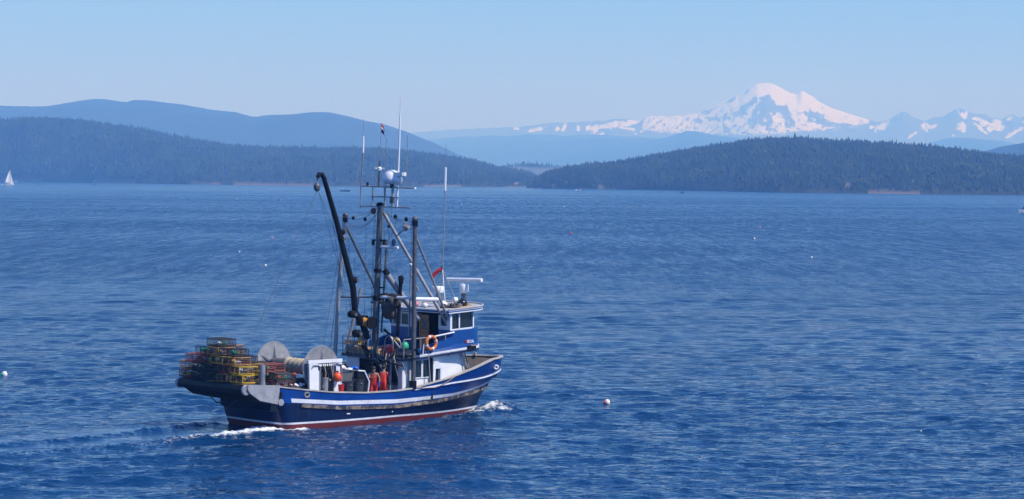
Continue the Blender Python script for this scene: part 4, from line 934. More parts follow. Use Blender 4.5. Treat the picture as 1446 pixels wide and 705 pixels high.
    # satellite dome
    b = MB(); b.lathe([(.001, .52), (.16, .50), (.30, .42), (.40, .26), (.43, .08), (.43, -.02), (.36, -.12), (.28, -.18), (.12, -.2)], A(.98, 11.93), "white_plastic", n=18); b.box(A(1.62, 12.24), (.3, .75, .17), "white_plastic"); b.ball(A(1.45, 11.95), .24, "white_plastic", n=10); b.lathe([(.1, -.35), (.1, -.15), (.18, -.12)], A(1.0, 11.9), "black_steel", n=8); b.tube([A(.52, 11.62), A(.5, 12.05)], .03, "galv", n=6); b.box(A(.5, 12.08), (.1, .1, .12), "white_plastic"); b.build("satellite_dome", boat, ang=50)
    # radars and aerial on the wheelhouse roof
    b = MB(); b.tube([L(13.3, .35, 5.42), L(13.27, .42, 6.2)], .13, "galv_dark", n=10); b.tube([L(12.9, .5, 5.44), L(13.22, .42, 5.95)], .06, "galv", n=8); rd = b.build("radar_post", boat)
    c = MB(); c.lathe([(.13, -.24), (.16, -.2), (.23, -.16), (.25, -.08), (.25, .18), (.21, .24), (.10, .26), (.10, .40), (.001, .41)], L(13.25, .45, 6.36), "white_plastic", n=14); c.build("radar_gearbox", rd)
    c = MB(); c.tube([L(13.0, -.62, 6.80), L(13.5, 1.56, 6.83)], .10, "white_plastic", n=10); o = c.build("radar_scanner", rd)
    b = MB(); b.tube([L(11.6, .25, 5.4), L(11.6, .25, 6.16)], .06, "galv", n=8); b.tube([L(11.6, .45, 5.4), L(11.6, .35, 6.16)], .035, "galv", n=6); b.lathe([(.1, -.12), (.32, -.1), (.34, 0), (.34, .16), (.3, .22), (.001, .24)], L(11.6, .3, 6.3), "white_plastic", n=16); b.build("radome", boat, ang=50)
    b = MB(); b.tube([L(11.75, .5, 5.4), L(11.76, .5, 7.3)], .03, "galv", n=6)
    for e in ((11.2, -.6), (12.4, 1.1), (11.3, 1.3)): b.tube([L(11.76, .5, 7.4), L(e[0], e[1], 5.42)], .018, "galv", n=5)
    b.tube([L(11.76, .5, 7.2), L(11.9, .5, 11.4)], .032, "galv", n=6); b.tube([L(11.9, .5, 11.4), L(11.93, .5, 12.6)], .06, "white_plastic", n=6); b.tube([L(11.93, .5, 12.6), L(11.96, .5, 13.75)], .014, "galv", n=5); b.build("roof_aerial", boat)
    b = MB(); b.tube([L(11.9, 1.3, 5.4), L(11.9, 1.3, 5.75)], .04, "galv", n=6); b.lathe([(.05, -.12), (.13, -.1), (.14, .12)], L(11.9, 1.3, 5.85), "white_plastic", n=10, axis='X'); b.build("searchlight", boat)
    # wires
    b = MB()
    def wire(*pts, r=.011, sag=0.0, n=8):
        P = [Vector(p) for p in pts]; Q = []
        for a, c in zip(P[:-1], P[1:]):
            for k in range(n): t = k / n; q = a.lerp(c, t); q.z -= sag * 4 * t * (1 - t); Q.append(q)
        Q.append(P[-1]); b.tube(Q, r, "rope_wire", n=4)
    hk = L(4.12, -.06, 11.4)
    wire(hk, L(.36, 0, 4.57), L(-.6, .1, 3.3), r=.013); wire(L(4.2, -.06, 11.4), L(5.5, -.1, 8.9), L(6.6, -.2, 4.4))
    wire(L(4.2, -.0, 11.3), L(5.9, -.1, 6.5), L(6.5, -.3, 3.4))
    wire(L(5.6, -.06, 9.3), L(8.0, -.2, 10.55), sag=.1); wire(L(5.75, -.06, 9.0), L(7.0, -.1, 9.6), L(8.0, -.1, 10.3), sag=.12); wire(L(5.3, 0, 10.1), L(8.0, -.1, 10.5), sag=.15)
    wire(L(7.75, -2.45, 10.05), L(8.0, -.2, 10.5), sag=.3); wire(L(7.75, -2.45, 9.9), L(8.0, -.2, 10.3), sag=.55)
    wire(L(8.21, 2.5, 9.95), L(8.05, .2, 10.5), sag=.25); wire(L(8.21, 2.5, 9.7), L(8.05, .2, 10.4), sag=.15)
    wire(L(7.85, -.85, 9.9), L(7.75, -.9, 3.3)); wire(L(7.95, -.35, 10.3), L(7.8, -.45, 3.3)); wire(L(7.95, -.22, 10.2), L(7.7, -.3, 3.5))
    wire(L(6.6, -2.45, 1.6), L(7.7, -2.45, 10.0), r=.015); wire(L(6.0, -2.5, 1.7), L(7.4, -2.45, 8.3))
    wire(L(8.1, .3, 10.4), L(8.3, .9, 8.0), L(8.5, 1.1, 6.9), sag=.25); wire(L(8.1, .25, 9.0), L(8.6, 1.3, 5.6), sag=.3); wire(L(8.0, .35, 10.4), L(8.15, .4, 6.0)); wire(L(8.2, .6, 9.6), L(7.9, .4, 5.4))
    wire(L(8.14, 2.35, 9.9), L(8.1, 2.4, 1.7)); wire(L(8.12, 2.28, 6.0), L(8.05, 2.35, 1.7), r=.03)
    wire(L(7.0, -1.2, 9.0), L(7.3, -1.4, 5.0), L(7.6, -1.5, 3.2)); wire(L(6.5, -.06, 8.0), L(7.3, -1.0, 4.0)); wire(L(4.9, -.06, 11.0), L(7.6, -2.35, 5.9))
    wire(A(1.0, 10.6), A(.9, 9.9), L(8.1, .35, 9.2), sag=.1); wire(A(-.4, 11.6), A(-.55, 10.6)); wire(L(8.2, 1.2, 10.1), L(8.1, .5, 8.9), sag=.2)
    b.build("rigging", boat, smooth=False)
    for (p, r) in ((L(7.9, -.35, 10.38), .17), (L(7.85, -.95, 9.95), .10), (L(8.0, -2.1, 10.0), .10), (L(8.1, 1.15, 10.12), .11), (L(8.15, 1.95, 10.0), .11), (L(8.12, .62, 9.62), .08)):
        b = MB(); b.ball(p, r, "black_steel" if r < .15 else "pot_rust", n=8, sx=.7); b.build("rigging_block", boat)
rig()

# ---- net reel
def reel():
    UR, ZR = 2.88, 2.85
    root = MB(); root.lathe([(.30, -1.85), (.30, 1.9)], L(UR, 0, ZR), "galv_dark", n=18, axis='Y')   # drum; local y = -s
    d = root.build("net_reel", boat)
    n = MB(); pr = [(.31, -1.78)]
    for k in range(19): pr.append((.37 + .035 * math.sin(k * 2.3), -1.75 + k * .135))
    pr.append((.31, .75)); n.lathe(pr, L(UR, 0, ZR), "cream_net", n=18, axis='Y'); n.build("wound_net", d)
    for s in (-1.92, 1.9):
        f = MB(); f.lathe([(.001, -.02), (1.07, -.02), (1.09, 0), (1.07, .025), (.001, .025)], L(UR, s, ZR), "aluminium" if s < 0 else "flange_shaded", n=40, axis='Y')
        f.tube([L(UR + 1.07 * math.cos(a), s, ZR + 1.07 * math.sin(a)) for a in np.linspace(0, 2 * math.pi, 41)[:-1]], .03, "galv", n=6, closed=True)
        for k in range(6):
            a = k * math.pi / 3 + .5; c, q = math.cos(a), math.sin(a)
            f.add([L(UR + .2 * c, s + .04, ZR + .2 * q), L(UR + 1.0 * c, s + .04, ZR + 1.0 * q), L(UR + .2 * c, s + .2, ZR + .2 * q)], [(0, 1, 2)], "aluminium")
            f.add([L(UR + .2 * c, s - .04, ZR + .2 * q), L(UR + 1.0 * c, s - .04, ZR + 1.0 * q), L(UR + .2 * c, s - .2, ZR + .2 * q)], [(0, 1, 2)], "aluminium")
        f.build("flange", d, ang=30)
    st = MB(); s = 2.12
    st.box(L(2.95, s, 3.20), (2.05, .16, .16), "white_paint"); st.box(L(2.95, s + .02, 3.02), (1.98, .1, .1), "white_paint")
    st.prism([(1.98, 3.15), (2.0, 1.9), (2.16, 1.3), (2.45, .97), (2.62, .97), (2.62, 2.7), (2.5, 2.82), (2.5, 3.15)], -(s + .07), -(s - .07), "white_paint")
    st.prism([(3.62, 3.15), (3.62, 2.6), (3.5, 2.3), (3.5, 1.0), (3.75, .97), (3.95, 1.6), (3.98, 3.15)], -(s + .05), -(s - .05), "hull_white")
    st.tube([L(2.62, s + .1, 1.0), L(2.62, s + .1, 2.95), L(2.5, s + .1, 3.02), L(2.2, s + .1, 3.02), L(2.12, s + .1, 2.9)], .03, "galv", n=6)
    st.tube([L(3.45, s + .1, 1.0), L(3.40, s + .1, 3.0), L(3.6, s + .1, 3.08), L(3.9, s + .1, 3.0), L(3.93, s + .1, 2.2)], .035, "galv", n=6)
    st.build("reel_stand", d, ang=30)
    p = MB(); p.tube([L(2.86, s + .12, .97), L(2.9, s + .12, 2.38)], .15, "galv", n=14); p.lathe([(.17, 0), (.17, .08)], L(2.9, s + .12, 2.34), "galv", n=14); p.build("hydraulic_ram", d)
    h = MB()
    for k in range(6):
        x = 2.75 + .13 * k; h.tube([L(x, s + .05, 3.1), L(x + .05, s + .14, 2.7 - .1 * (k % 3)), L(x + .15 * (-1) ** k, s + .14, 2.0), L(x + .1, s + .1, 1.3), L(x + .02, s, 1.0)], .03, ("black_rubber", "rope_tan", "black_rubber")[k % 3], n=5)
    h.box(L(3.15, s - .1, 2.55), (.5, .2, .45), "black_steel"); h.build("hydraulic_hose", d)
    for s_ in (-2.12,):
        k = MB(); k.box(L(UR, s_, 1.9), (.35, .15, 1.95), "white_paint"); k.build("reel_stand", d)
reel()

# ---- working gear in front of the deckhouse: winch, hoses
def deck_gear():
    b = MB(); b.box(L(7.2, .2, 1.5), (.7, .8, 1.0), "black_steel"); b.lathe([(.28, -.6), (.32, -.55), (.2, -.5), (.2, .5), (.32, .55), (.28, .6)], L(7.1, .3, 2.1), "galv_dark", n=14, axis='Y'); b.box(L(7.3, .3, 2.6), (.4, .5, .5), "black_steel"); b.build("deck_winch", boat)
    b = MB()
    for k in range(11):
        r = random.Random(k); s0 = -.3 + .22 * k; z0 = 3.35 + r.uniform(-.15, .25)
        b.tube([L(7.5, s0, z0), L(7.35, s0 + .1, z0 - .3), L(7.3, s0 + .35, 2.85 + r.uniform(-.1, .2)), L(7.38, s0 + .75, 2.95 + r.uniform(-.2, .1)), L(7.45, s0 + 1.0, 2.6 + r.uniform(-.5, .3))], .035, ("black_rubber", "galv_dark", "tote_grey")[k % 3], n=6)
    for k in range(4): b.tube([L(7.1 + .05 * k, -.2 + .12 * k, 4.4), L(7.2, -.35 + .1 * k, 3.6), L(7.35, -.1 + .2 * k, 3.0), L(7.3, .5 + .2 * k, 2.8)], .035, "black_rubber", n=6)
    b.build("hose_bundle", boat)
    b = MB(); b.tube([L(7.45, 1.55, 1.0), L(7.5, 1.6, 2.9), L(7.6, 1.7, 3.1)], .06, "galv", n=8); b.tube([L(7.4, 1.35, 2.7), L(7.35, 1.2, 2.2), L(7.4, 1.3, 1.6)], .05, "galv", n=6); b.build("davit_pipe", boat)
    b = MB(); b.tube([L(7.9, .95, 4.2), L(8.1, 1.5, 3.6), L(8.2, 1.95, 3.2)], .06, "galv", n=8); b.tube([L(7.95, .5, 4.45), L(7.9, .95, 4.25)], .07, "black_steel", n=8); b.build("capping_rail", boat)
    for (c0, r0) in (((7.8, 1.05, 3.72), .38), ((8.0, 1.4, 3.62), .40)):
        b = MB(); b.tube([L(c0[0] + .25 * r0 * math.cos(a), c0[1] + r0 * .6 * math.cos(a), c0[2] + r0 * 1.2 * math.sin(a)) for a in np.linspace(0, 2 * math.pi, 19)[:-1]], .03, "galv", n=5, closed=True); b.build("hoop_frame", boat)
deck_gear()

#--THINGS on the boat
def place(o, u, s, z, rz=0.0):
    o.location = bw(u, s, z); o.rotation_euler = (0, 0, HEAD + rz); return o

# ---- crab pots: one of each colour is modelled, the others are copies
def make_pot(frame_m, wire_m, w_=0.96, h=0.37, seed=0):
    r = random.Random(seed); root = empty("crab_pot")
    a = w_ / 2; b = MB(); cs = [(-a, -a), (a, -a), (a, a), (-a, a)]
    for z in (0.02, h - 0.02):
        for i in range(4): p, q = cs[i], cs[(i + 1) % 4]; b.tube([(p[0], p[1], z), (q[0], q[1], z)], .020, frame_m, n=5)
    for p in cs: b.tube([(p[0], p[1], 0.02), (p[0], p[1], h - .02)], .020, frame_m, n=5)
    for k in (-.18, .18): b.tube([(k, -a, h - .02), (k, a, h - .02)], .014, frame_m, n=4)
    for k in (0,): b.tube([(-a, k, .02), (-a, k, h - .02)], .014, frame_m, n=4); b.tube([(a, k, .02), (a, k, h - .02)], .014, frame_m, n=4)
    b.build("frame", root, smooth=False)
    n = MB(); N = 9
    for i in range(1, N):
        t = -a + w_ * i / N; j = r.uniform(-.01, .01)
        for z in (0.02, h - .02): n.tube([(t + j, -a, z), (t, a, z)], .0088, wire_m, n=3, caps=False); n.tube([(-a, t + j, z), (a, t, z)], .0088, wire_m, n=3, caps=False)
        for sgn in (-a, a): n.tube([(t, sgn, 0.02), (t + j, sgn, h - .02)], .0088, wire_m, n=3, caps=False); n.tube([(sgn, t, 0.02), (sgn, t + j, h - .02)], .0088, wire_m, n=3, caps=False)
    for i in range(1, 4):
        z = h * i / 4
        for sgn in (-a, a): n.tube([(-a, sgn, z), (a, sgn, z)], .0088, wire_m, n=3, caps=False); n.tube([(sgn, -a, z), (sgn, a, z)], .0088, wire_m, n=3, caps=False)
    n.build("netting", root, smooth=False)
    # coil of line inside
    c = MB(); c.tube([((.22 + .02 * r.uniform(-1, 1)) * math.cos(k * .7), (.20 + .03 * r.uniform(-1, 1)) * math.sin(k * .7), .06 + .012 * k) for k in range(14)], .034, {1: "rope_pink", 2: "rope_green", 3: "rope_tan", 4: "buoy_white"}[seed], n=4); c.build("line_coil", root)
    return root
POTK = {"rusty": make_pot("pot_rust", "pot_wire_red", seed=1), "black": make_pot("pot_black", "pot_wire", seed=2), "yellow": make_pot("pot_yellow", "pot_wire", seed=3), "ochre": make_pot("pot_ochre", "pot_wire_red", seed=4)}
used = set()
BM = {}
for k_, m_ in (("white", "buoy_white"), ("green", "buoy_green"), ("yellow", "yellow"), ("red", "orange")):
    b = MB(); b.ball((0, 0, 0), .095, m_, n=10, sz=1.35); o_ = b.build("buoy_proto"); BM[k_] = o_.data; bpy.data.objects.remove(o_)
TN = ["bottom", "second", "third", "fourth", "fifth", "top"]
ROWN = ["aft row nearest the roller", "middle row", "forward row beside the reel"]
ON = ["first", "second", "third", "fourth", "fifth"]
def pots():
    rp = random.Random(12)
    rows = [(-1.38, [(-2.35, 5, 1.0), (-2.6, 5, 1.03), (-2.65, 5, 1.03), (-2.1, 4, 1.03), (-1.2, 3, .96), (-.35, 1, 1)]),
            (-0.36, [(-2.4, 4, 1.0), (-2.4, 4, 1.0), (-2.3, 4, .98), (-1.9, 3, .98), (-1.1, 1, 1.02)]),
            (0.62, [(-1.3, 4, 1.0), (-1.2, 4, 1.0), (-.1, 2, 1.1)])]
    for ri, (u, tiers) in enumerate(rows):
        for ti, (s0, cnt, pitch) in enumerate(tiers):
            for k in range(cnt):
                c = rp.choice(["rusty", "black", "ochre", "rusty", "black", "ochre"])
                if ri == 0 and (ti, k) in ((1, 4), (2, 4), (3, 2)): c = "yellow"
                if ri == 1 and (ti, k) in ((9, 9),): c = "yellow"
                if ri == 2: c = rp.choice(["black", "black", "rusty"])
                o = POTK[c] if c not in used else copy_tree(POTK[c])
                used.add(c)
                place(o, u + rp.uniform(-.06, .06), s0 + pitch * k + rp.uniform(-.07, .07), 1.97 + .40 * ti + rp.uniform(-.012, .02), R(rp.uniform(-14, 14)))
                o.rotation_euler[0] = R(rp.uniform(-3.5, 3.5)); o.rotation_euler[1] = R(rp.uniform(-3.5, 3.5))
                tag(o, f"{dict(rusty='rust-red', black='black', yellow='bright yellow', ochre='ochre brown')[c]} crab pot, {TN[ti]} tier, {ROWN[ri]}, {ON[k]} from the port side", "crab pot", "crab pots stacked on the stern")
                for ch in [x for x in o.children if x.name.startswith("buoy")]: bpy.data.objects.remove(ch)
                kinds = {(0, 5, 0): ["white"], (0, 5, 1): ["white"], (0, 4, 0): ["green", "green"], (0, 3, 0): ["green"], (0, 4, 2): ["green"], (0, 3, 2): ["green", "white"], (0, 2, 0): ["white"], (0, 1, 0): ["yellow", "yellow"], (0, 2, 3): ["yellow"], (0, 3, 3): ["yellow"], (0, 1, 3): ["yellow"]}.get((ri, ti, k))
                if kinds is None: kinds = [rp.choice(["white", "white", "green", "yellow", "red"])] if rp.random() < (.65 if ri < 2 else .8) else []
                if ri == 2: kinds = ["red" if q == "yellow" else q for q in kinds]
                for q, kk in enumerate(kinds):
                    bo_ = bpy.data.objects.new("buoy", BM[kk]); col.objects.link(bo_); bo_.parent = o
                    bo_.location = (-.30 + rp.uniform(-.03, .03), (-.25 + .42 * q) + rp.uniform(-.08, .08), .16 + .05 * rp.random()); bo_.rotation_euler = (R(90), 0, R(rp.uniform(0, 180)))
pots()

# ---- people: continuous skinned bodies with clothes over them
def skin_mesh(name, verts, edges, radii, m, root_i=0, sub=2, parent=None):
    me = bpy.data.meshes.new(name); me.from_pydata([tuple(v) for v in verts], edges, []); me.update()
    o = bpy.data.objects.new(name, me); col.objects.link(o)
    o.modifiers.new("skin", 'SKIN')
    for i, r in enumerate(radii):
        d = me.skin_vertices[0].data[i]; d.radius = (r, r) if not isinstance(r, tuple) else r; d.use_root = (i == root_i)
    s = o.modifiers.new("sub", 'SUBSURF'); s.levels = sub; s.render_levels = sub
    dg = bpy.context.evaluated_depsgraph_get(); dg.update()
    nm = bpy.data.meshes.new_from_object(o.evaluated_get(dg)); bpy.data.objects.remove(o)
    nm.materials.clear(); nm.materials.append(M[m]); nm.polygons.foreach_set("material_index", [0] * len(nm.polygons)); nm.polygons.foreach_set("use_smooth", [True] * len(nm.polygons))
    o = bpy.data.objects.new(name, nm); col.objects.link(o)
    if parent is not None: o.parent = parent
    return o
def person(lean, armL, armR, bib_m, shirt_m, label, gloves=None, twist=0.0):
    """stands at the origin facing +x; armL / armR: elbow and hand points"""
    root = empty("person")
    c, s_ = math.cos(lean), math.sin(lean)
    def up_(x, y, z): d = z - .95; return Vector((x * c + d * s_, y, .95 + d * c - x * s_))
    V, E, Rr = [], [], []
    def add(p, r, frm=None):
        V.append(Vector(p)); Rr.append(r)
        if frm is not None: E.append((frm, len(V) - 1))
        return len(V) - 1
    pel = add((0, 0, .95), (.15, .12)); wst = add(up_(0, 0, 1.12), (.14, .11), pel); ch = add(up_(.01, 0, 1.34), (.17, .12), wst); nk = add(up_(0, 0, 1.49), .062, ch)
    h1 = add(up_(.02, 0, 1.57), .075, nk); h2 = add(up_(.03, 0, 1.66), (.09, .10), h1); h3 = add(up_(.02, 0, 1.74), .07, h2); add(up_(.13, 0, 1.625), .016, h2)
    hands = []
    for sg, (el, ha) in ((1, armL), (-1, armR)):
        sh = add(up_(0, sg * .19, 1.42), .062, ch); e = add(up_(*el), .043, sh); w2 = add(up_(*ha), .032, e)
        d = (up_(*ha) - up_(*el)).normalized(); pm = add(up_(*ha) + d * .07, (.036, .022), w2); side = Vector((0, 0, 1)).cross(d); side = side.normalized() if side.length > .1 else Vector((0, 1, 0))
        for k in range(4): f1 = add(V[pm] + d * .05 + side * (.026 - .0175 * k), .0095, pm); add(V[f1] + d * (.035 - .004 * abs(k - 1.4)) - Vector((0, 0, .015)), .008, f1)
        t = add(V[w2] + d * .04 + side * .045, .0105, w2); add(V[t] + d * .04 + side * .012, .009, t)
        hands.append((w2, pm))
    for sg in (1, -1):
        hp = add((0, sg * .10, .86), .095, pel); kn = add((.03, sg * .12, .48), .062, hp); an = add((0, sg * .13, .09), .042, kn); add((.14, sg * .15, .04), .035, an)
    body = skin_mesh("body", V, E, Rr, "skin", 0, 2, root)
    # bib overalls
    v2 = [Vector((0, 0, .95)), up_(0, 0, 1.12), up_(.01, 0, 1.33), Vector((0, .10, .86)), Vector((.03, .12, .48)), Vector((0, .13, .10)), Vector((0, -.10, .86)), Vector((.03, -.12, .48)), Vector((0, -.13, .10)), up_(.0, .13, 1.43), up_(0, -.13, 1.43)]
    skin_mesh("bib_overalls", v2, [(0, 1), (1, 2), (0, 3), (3, 4), (4, 5), (0, 6), (6, 7), (7, 8), (2, 9), (2, 10)], [(.175, .145), (.175, .14), (.185, .14), .125, .10, .085, .125, .10, .085, .07, .07], bib_m, 0, 2, root)
    if shirt_m:
        for sg, (el, ha) in ((1, armL), (-1, armR)):
            a, b_ = up_(0, sg * .19, 1.42), up_(*el); skin_mesh("sleeve", [up_(0, sg * .12, 1.42), a, a.lerp(b_, .9)], [(0, 1), (1, 2)], [.08, .08, .062], shirt_m, 0, 1, root)
    hb = MB(); hc = up_(.0, 0, 1.70); hb.ball((hc.x - .015, hc.y, hc.z + .02), .125, "hair", n=12, sy=.88, sz=.92); hb.build("hair", root)
    fb = MB()
    for sg in (1, -1): q = up_(.112, sg * .034, 1.655); fb.ball(tuple(q), .012, "hair", n=6)
    fb.build("eyes", root)
    for sg in (1, -1): fb = MB(); q = up_(.02, sg * .095, 1.645); fb.ball(tuple(q), .03, "skin", n=8, sy=.4); fb.build("ear", root)
    for sg in (1, -1): bt = MB(); bt.tube([(0, sg * .13, .34), (0, sg * .13, .09), (.06, sg * .14, .05), (.16, sg * .15, .045)], [.085, .075, .06, .045], "black_rubber", n=10); bt.build("boot", root)
    if gloves:
        for (w2, pm) in hands[:1]: g = MB(); g.tube([V[w2].lerp(V[w2 - 1], .45), V[w2], V[pm], V[pm] + (V[pm] - V[w2]) * 1.4], [.05, .05, .05, .03], gloves, n=8); g.build("glove", root)
    tag(root, label, "person", "crew on the working deck"); return root
p1 = person(R(18), ((.10, .30, 1.20), (.22, .26, .98)), ((.16, -.24, 1.26), (.30, -.06, 1.36)), "bib_red", None, "bare-armed deckhand in dark red bib overalls with a blue glove, leaning", "glove_blue")
place(p1, 6.42, 1.55, .985, R(-125))
p2 = person(R(6), ((.06, .28, 1.20), (.20, .24, 1.02)), ((.06, -.28, 1.20), (.22, -.22, 1.04)), "bib_orange", "bib_red", "deckhand in bright red jacket and orange bib overalls standing upright")
place(p2, 6.98, 1.62, .985, R(25))

# ---- loose gear on deck
def simple(name, build, label, cat, u, s, z, rz=0.0, group=None, ang=35, bevel=0):
    b = MB(); build(b); o = b.build(name, None, ang=ang, bevel=bevel); place(o, u, s, z, rz); return tag(o, label, cat, group)
def bin_(label, u, s, h=1.22):
    root = empty("trash_bin"); place(root, u, s, .985)
    b = MB(); b.lathe([(.22, 0), (.225, .02), (.275, h - .06), (.27, h - .03), (.25, h - .03), (.22, .05), (.001, .05)], (0, 0, 0), "bin_grey", n=20); b.build("tub", root)
    b = MB(); b.tube([(.285 * math.cos(a), .285 * math.sin(a), h - .04) for a in np.linspace(0, 2 * math.pi, 21)[:-1]], .025, "bin_grey", n=6, closed=True); b.build("rim", root)
    for sg in (1, -1): b = MB(); b.tube([(-.08, sg * .27, h - .16), (-.06, sg * .32, h - .2), (.06, sg * .32, h - .2), (.08, sg * .27, h - .16)], .018, "bin_grey", n=5); b.build("handle", root)
    tag(root, label, "trash bin", "round bins behind the starboard rail")
bin_("dark grey round bin standing next to the red bucket", 4.55, 1.9, 1.16); bin_("taller dark grey round bin on the side nearer the two deckhands", 5.17, 1.92)
def big_tub():
    root = empty("fish_tote"); place(root, 4.95, 1.05, .985)
    b = MB(); b.prism([(-.55, 1.62), (.55, 1.62), (.46, 0), (-.46, 0)], -.45, .45, "tote_grey"); b.build("tub", root, bevel=.03)
    b = MB(); b.box((0, 0, 1.60), (1.18, 1.0, .07), "tote_grey"); b.build("rim", root, bevel=.02)
    tag(root, "big grey tote heaped with bags behind the round bins", "fish tote")
big_tub()
def lumps(seed, m, w_, d, h, n=7):
    def f(b):
        r = random.Random(seed)
        for k in range(n): b.ball((r.uniform(-w_, w_), r.uniform(-d, d), h * .45 + r.uniform(-.3, .3) * h), h * r.uniform(.4, .6), m, n=8, sx=r.uniform(.8, 1.5), sy=r.uniform(.8, 1.3), sz=r.uniform(.6, .9))
    return f
simple("plastic_bag", lumps(1, "buoy_white", .28, .2, .26), "crumpled white bag lying on the grey tote", "bag", 4.82, 1.30, 2.62)
simple("plastic_bag", lumps(2, "black_bag", .3, .22, .34), "shiny black bag piled on the grey tote", "bag", 5.1, .85, 2.62)
simple("plastic_bag", lumps(3, "blue_bag", .16, .12, .16), "bright blue bag on the forward end of the grey tote", "bag", 5.48, 1.2, 2.62)
def chute():
    root = empty("sorting_chute"); place(root, 5.75, 1.5, .985)
    b = MB(); b.tube([(-.5, -.3, 1.62), (-.1, -.3, 1.58), (.2, -.3, 1.05), (.05, -.3, .0)], .045, "hull_white", n=8); b.tube([(-.5, .3, 1.62), (-.1, .3, 1.58), (.2, .3, 1.05), (.05, .3, .0)], .045, "hull_white", n=8); b.build("edge_frame", root)
    b = MB(); b.prism([(-.5, 1.6), (-.12, 1.55), (.17, 1.04), (.03, 0), (-.45, 0)], -.27, .27, "black_rubber"); b.build("panel", root)
    tag(root, "white edged sorting chute between the tote and the deckhands", "chute")
chute()
def box_under(): 
    def f(b): b.box((0, 0, .31), (.5, .5, .62), "deck_wood")
    simple("deck_box", f, "wooden deck box under the red bucket", "box", 3.92, 2.12, .985, bevel=.01)
box_under()
def bucket():
    root = empty("bucket"); place(root, 3.92, 2.12, 1.605)
    b = MB(); b.lathe([(.15, 0), (.19, .42), (.2, .44), (.17, .43), (.13, .04), (.001, .04)], (0, 0, 0), "red", n=16); b.build("pail", root)
    b = MB(); b.tube([(.19 * math.cos(a), .0, .43 + .05 * math.sin(a)) for a in np.linspace(0, math.pi, 9)], .008, "galv", n=4); b.build("handle", root)
    tag(root, "red bucket standing between the reel and the dark bins", "bucket")
bucket()
def mooring_buoy(name, m, r, label, u, s, z, sz=1.15):
    root = empty(name); place(root, u, s, z)
    b = MB(); b.ball((0, 0, 0), r, m, n=16, sz=sz); b.build("float_body", root)
    b = MB(); b.lathe([(r * .3, r * sz * .95), (r * .22, r * sz * 1.25), (.02, r * sz * 1.3)], (0, 0, 0), "black_rubber", n=10); b.build("eye", root)
    tag(root, label, "buoy")
mooring_buoy("buoy", "orange", .21, "round orange inflatable buoy hanging on the reel stand", 3.55, 2.36, 2.42)
mooring_buoy("buoy", "buoy_green", .21, "green float on the upper deck beside the starboard pole", 8.35, 1.62, 3.66)
def tote(name, m, d, label, u, s, z, rz=0):
    root = empty(name); place(root, u, s, z, rz)
    b = MB(); x, y, h = d; b.box((0, 0, h / 2), (x * .94, y * .94, h), m); b.build("tub", root, bevel=.02); b = MB(); b.box((0, 0, h - .03), (x, y, .05), m); b.build("rim", root, bevel=.01)
    tag(root, label, "tote")
tote("storage_tote", "bin_grey", (.8, .7, 1.35), "black tote standing under the net drum", 2.25, .9, .985); tote("storage_tote", "tote_grey", (.6, .5, 1.0), "grey tote ahead of the crab pots by the rail", 1.75, 1.5, .985)
simple("folded_tarp", lumps(9, "buoy_white", .4, .15, .2, 9), "crumpled white tarp on the grey tote ahead of the pots", "tarp", 1.72, 1.5, 1.99)
mooring_buoy("buoy", "red", .12, "small red float lying beside the white tarp", 2.25, .62, 2.46)

# upper deck
def crate(label, d, u, s, z, rz=0, tilt=0):
    root = empty("wooden_crate"); place(root, u, s, z, rz); root.rotation_euler[1] = tilt
    x, y, h = d; n = 4
    for sg in (1, -1):
        b = MB()
        for k in range(2): b.box((0, sg * y / 2, h * (.27 + .46 * k)), (x, .03, h * .38), "crate_wood")
        b.build("side_panel", root)
        b = MB()
        for k in range(2): b.box((sg * (x / 2 - .02), 0, h * (.27 + .46 * k)), (.03, y - .06, h * .38), "crate_wood")
        b.build("end_panel", root)
    b = MB()
    for k in range(n): b.box((0, -y / 2 + y * (k + .5) / n, .02), (x - .06, y / n - .03, .03), "crate_wood")
    b.build("bottom_panel", root); b = MB(); b.box((0, 0, h * .55), (x - .1, y - .1, .03), "rope_tan"); b.build("contents", root)
    tag(root, label, "crate", "wooden crates on the upper deck")
crate("large pale wooden crate at the aft port edge of the upper deck", (.9, 1.1, .36), 8.15, -1.75, 3.15); crate("wooden crate tilted on top of the large pale crate", (.7, .8, .25), 8.0, -1.95, 3.53, .3, R(8)); crate("low wooden crate between the large crate and the mast", (.8, .9, .30), 8.1, -.72, 3.15, -.15)
def ring(name, m, Rr, r, label, cat, u, s, z, bands=None, rx=90, rz=0):
    root = empty(name); place(root, u, s, z, rz); b = MB()
    P = [(Rr * math.cos(a), 0, Rr * math.sin(a)) for a in np.linspace(0, 2 * math.pi, 33)[:-1]]; b.tube(P, r, m, n=10, closed=True); b.build("ring", root)
    if bands:
        for a in (.35, 1.92, 3.49, 5.06): c = MB(); c.tube([(Rr * math.cos(a + e), 0, Rr * math.sin(a + e)) for e in (-.12, 0, .12)], r * 1.05, bands, n=10); c.build("band", root)
    tag(root, label, cat)
ring("life_ring", "ring_orange", .315, .085, "orange life ring with pale bands hanging on the starboard railing", "life ring", 9.28, 2.57, 3.84, "hull_white")
ring("hose_coil", "yellow", .28, .05, "yellow hose coil hanging on the aft port railing", "hose", 7.55, -1.0, 4.02, rz=R(60))
def can(m, label, u, s, z, rz=0):
    root = empty("jerry_can"); place(root, u, s, z, rz); b = MB(); b.box((0, 0, .24), (.2, .36, .48), m); b.build("can_body", root, bevel=.03)
    b = MB(); b.tube([(0, -.1, .47), (0, -.08, .54), (0, .08, .54), (0, .1, .47)], .02, m, n=6); b.build("handle", root); b = MB(); b.lathe([(.035, 0), (.035, .05)], (0, .14, .47), "yellow", n=8); b.build("cap", root)
    tag(root, label, "jerry can", "jerry cans by the mast")
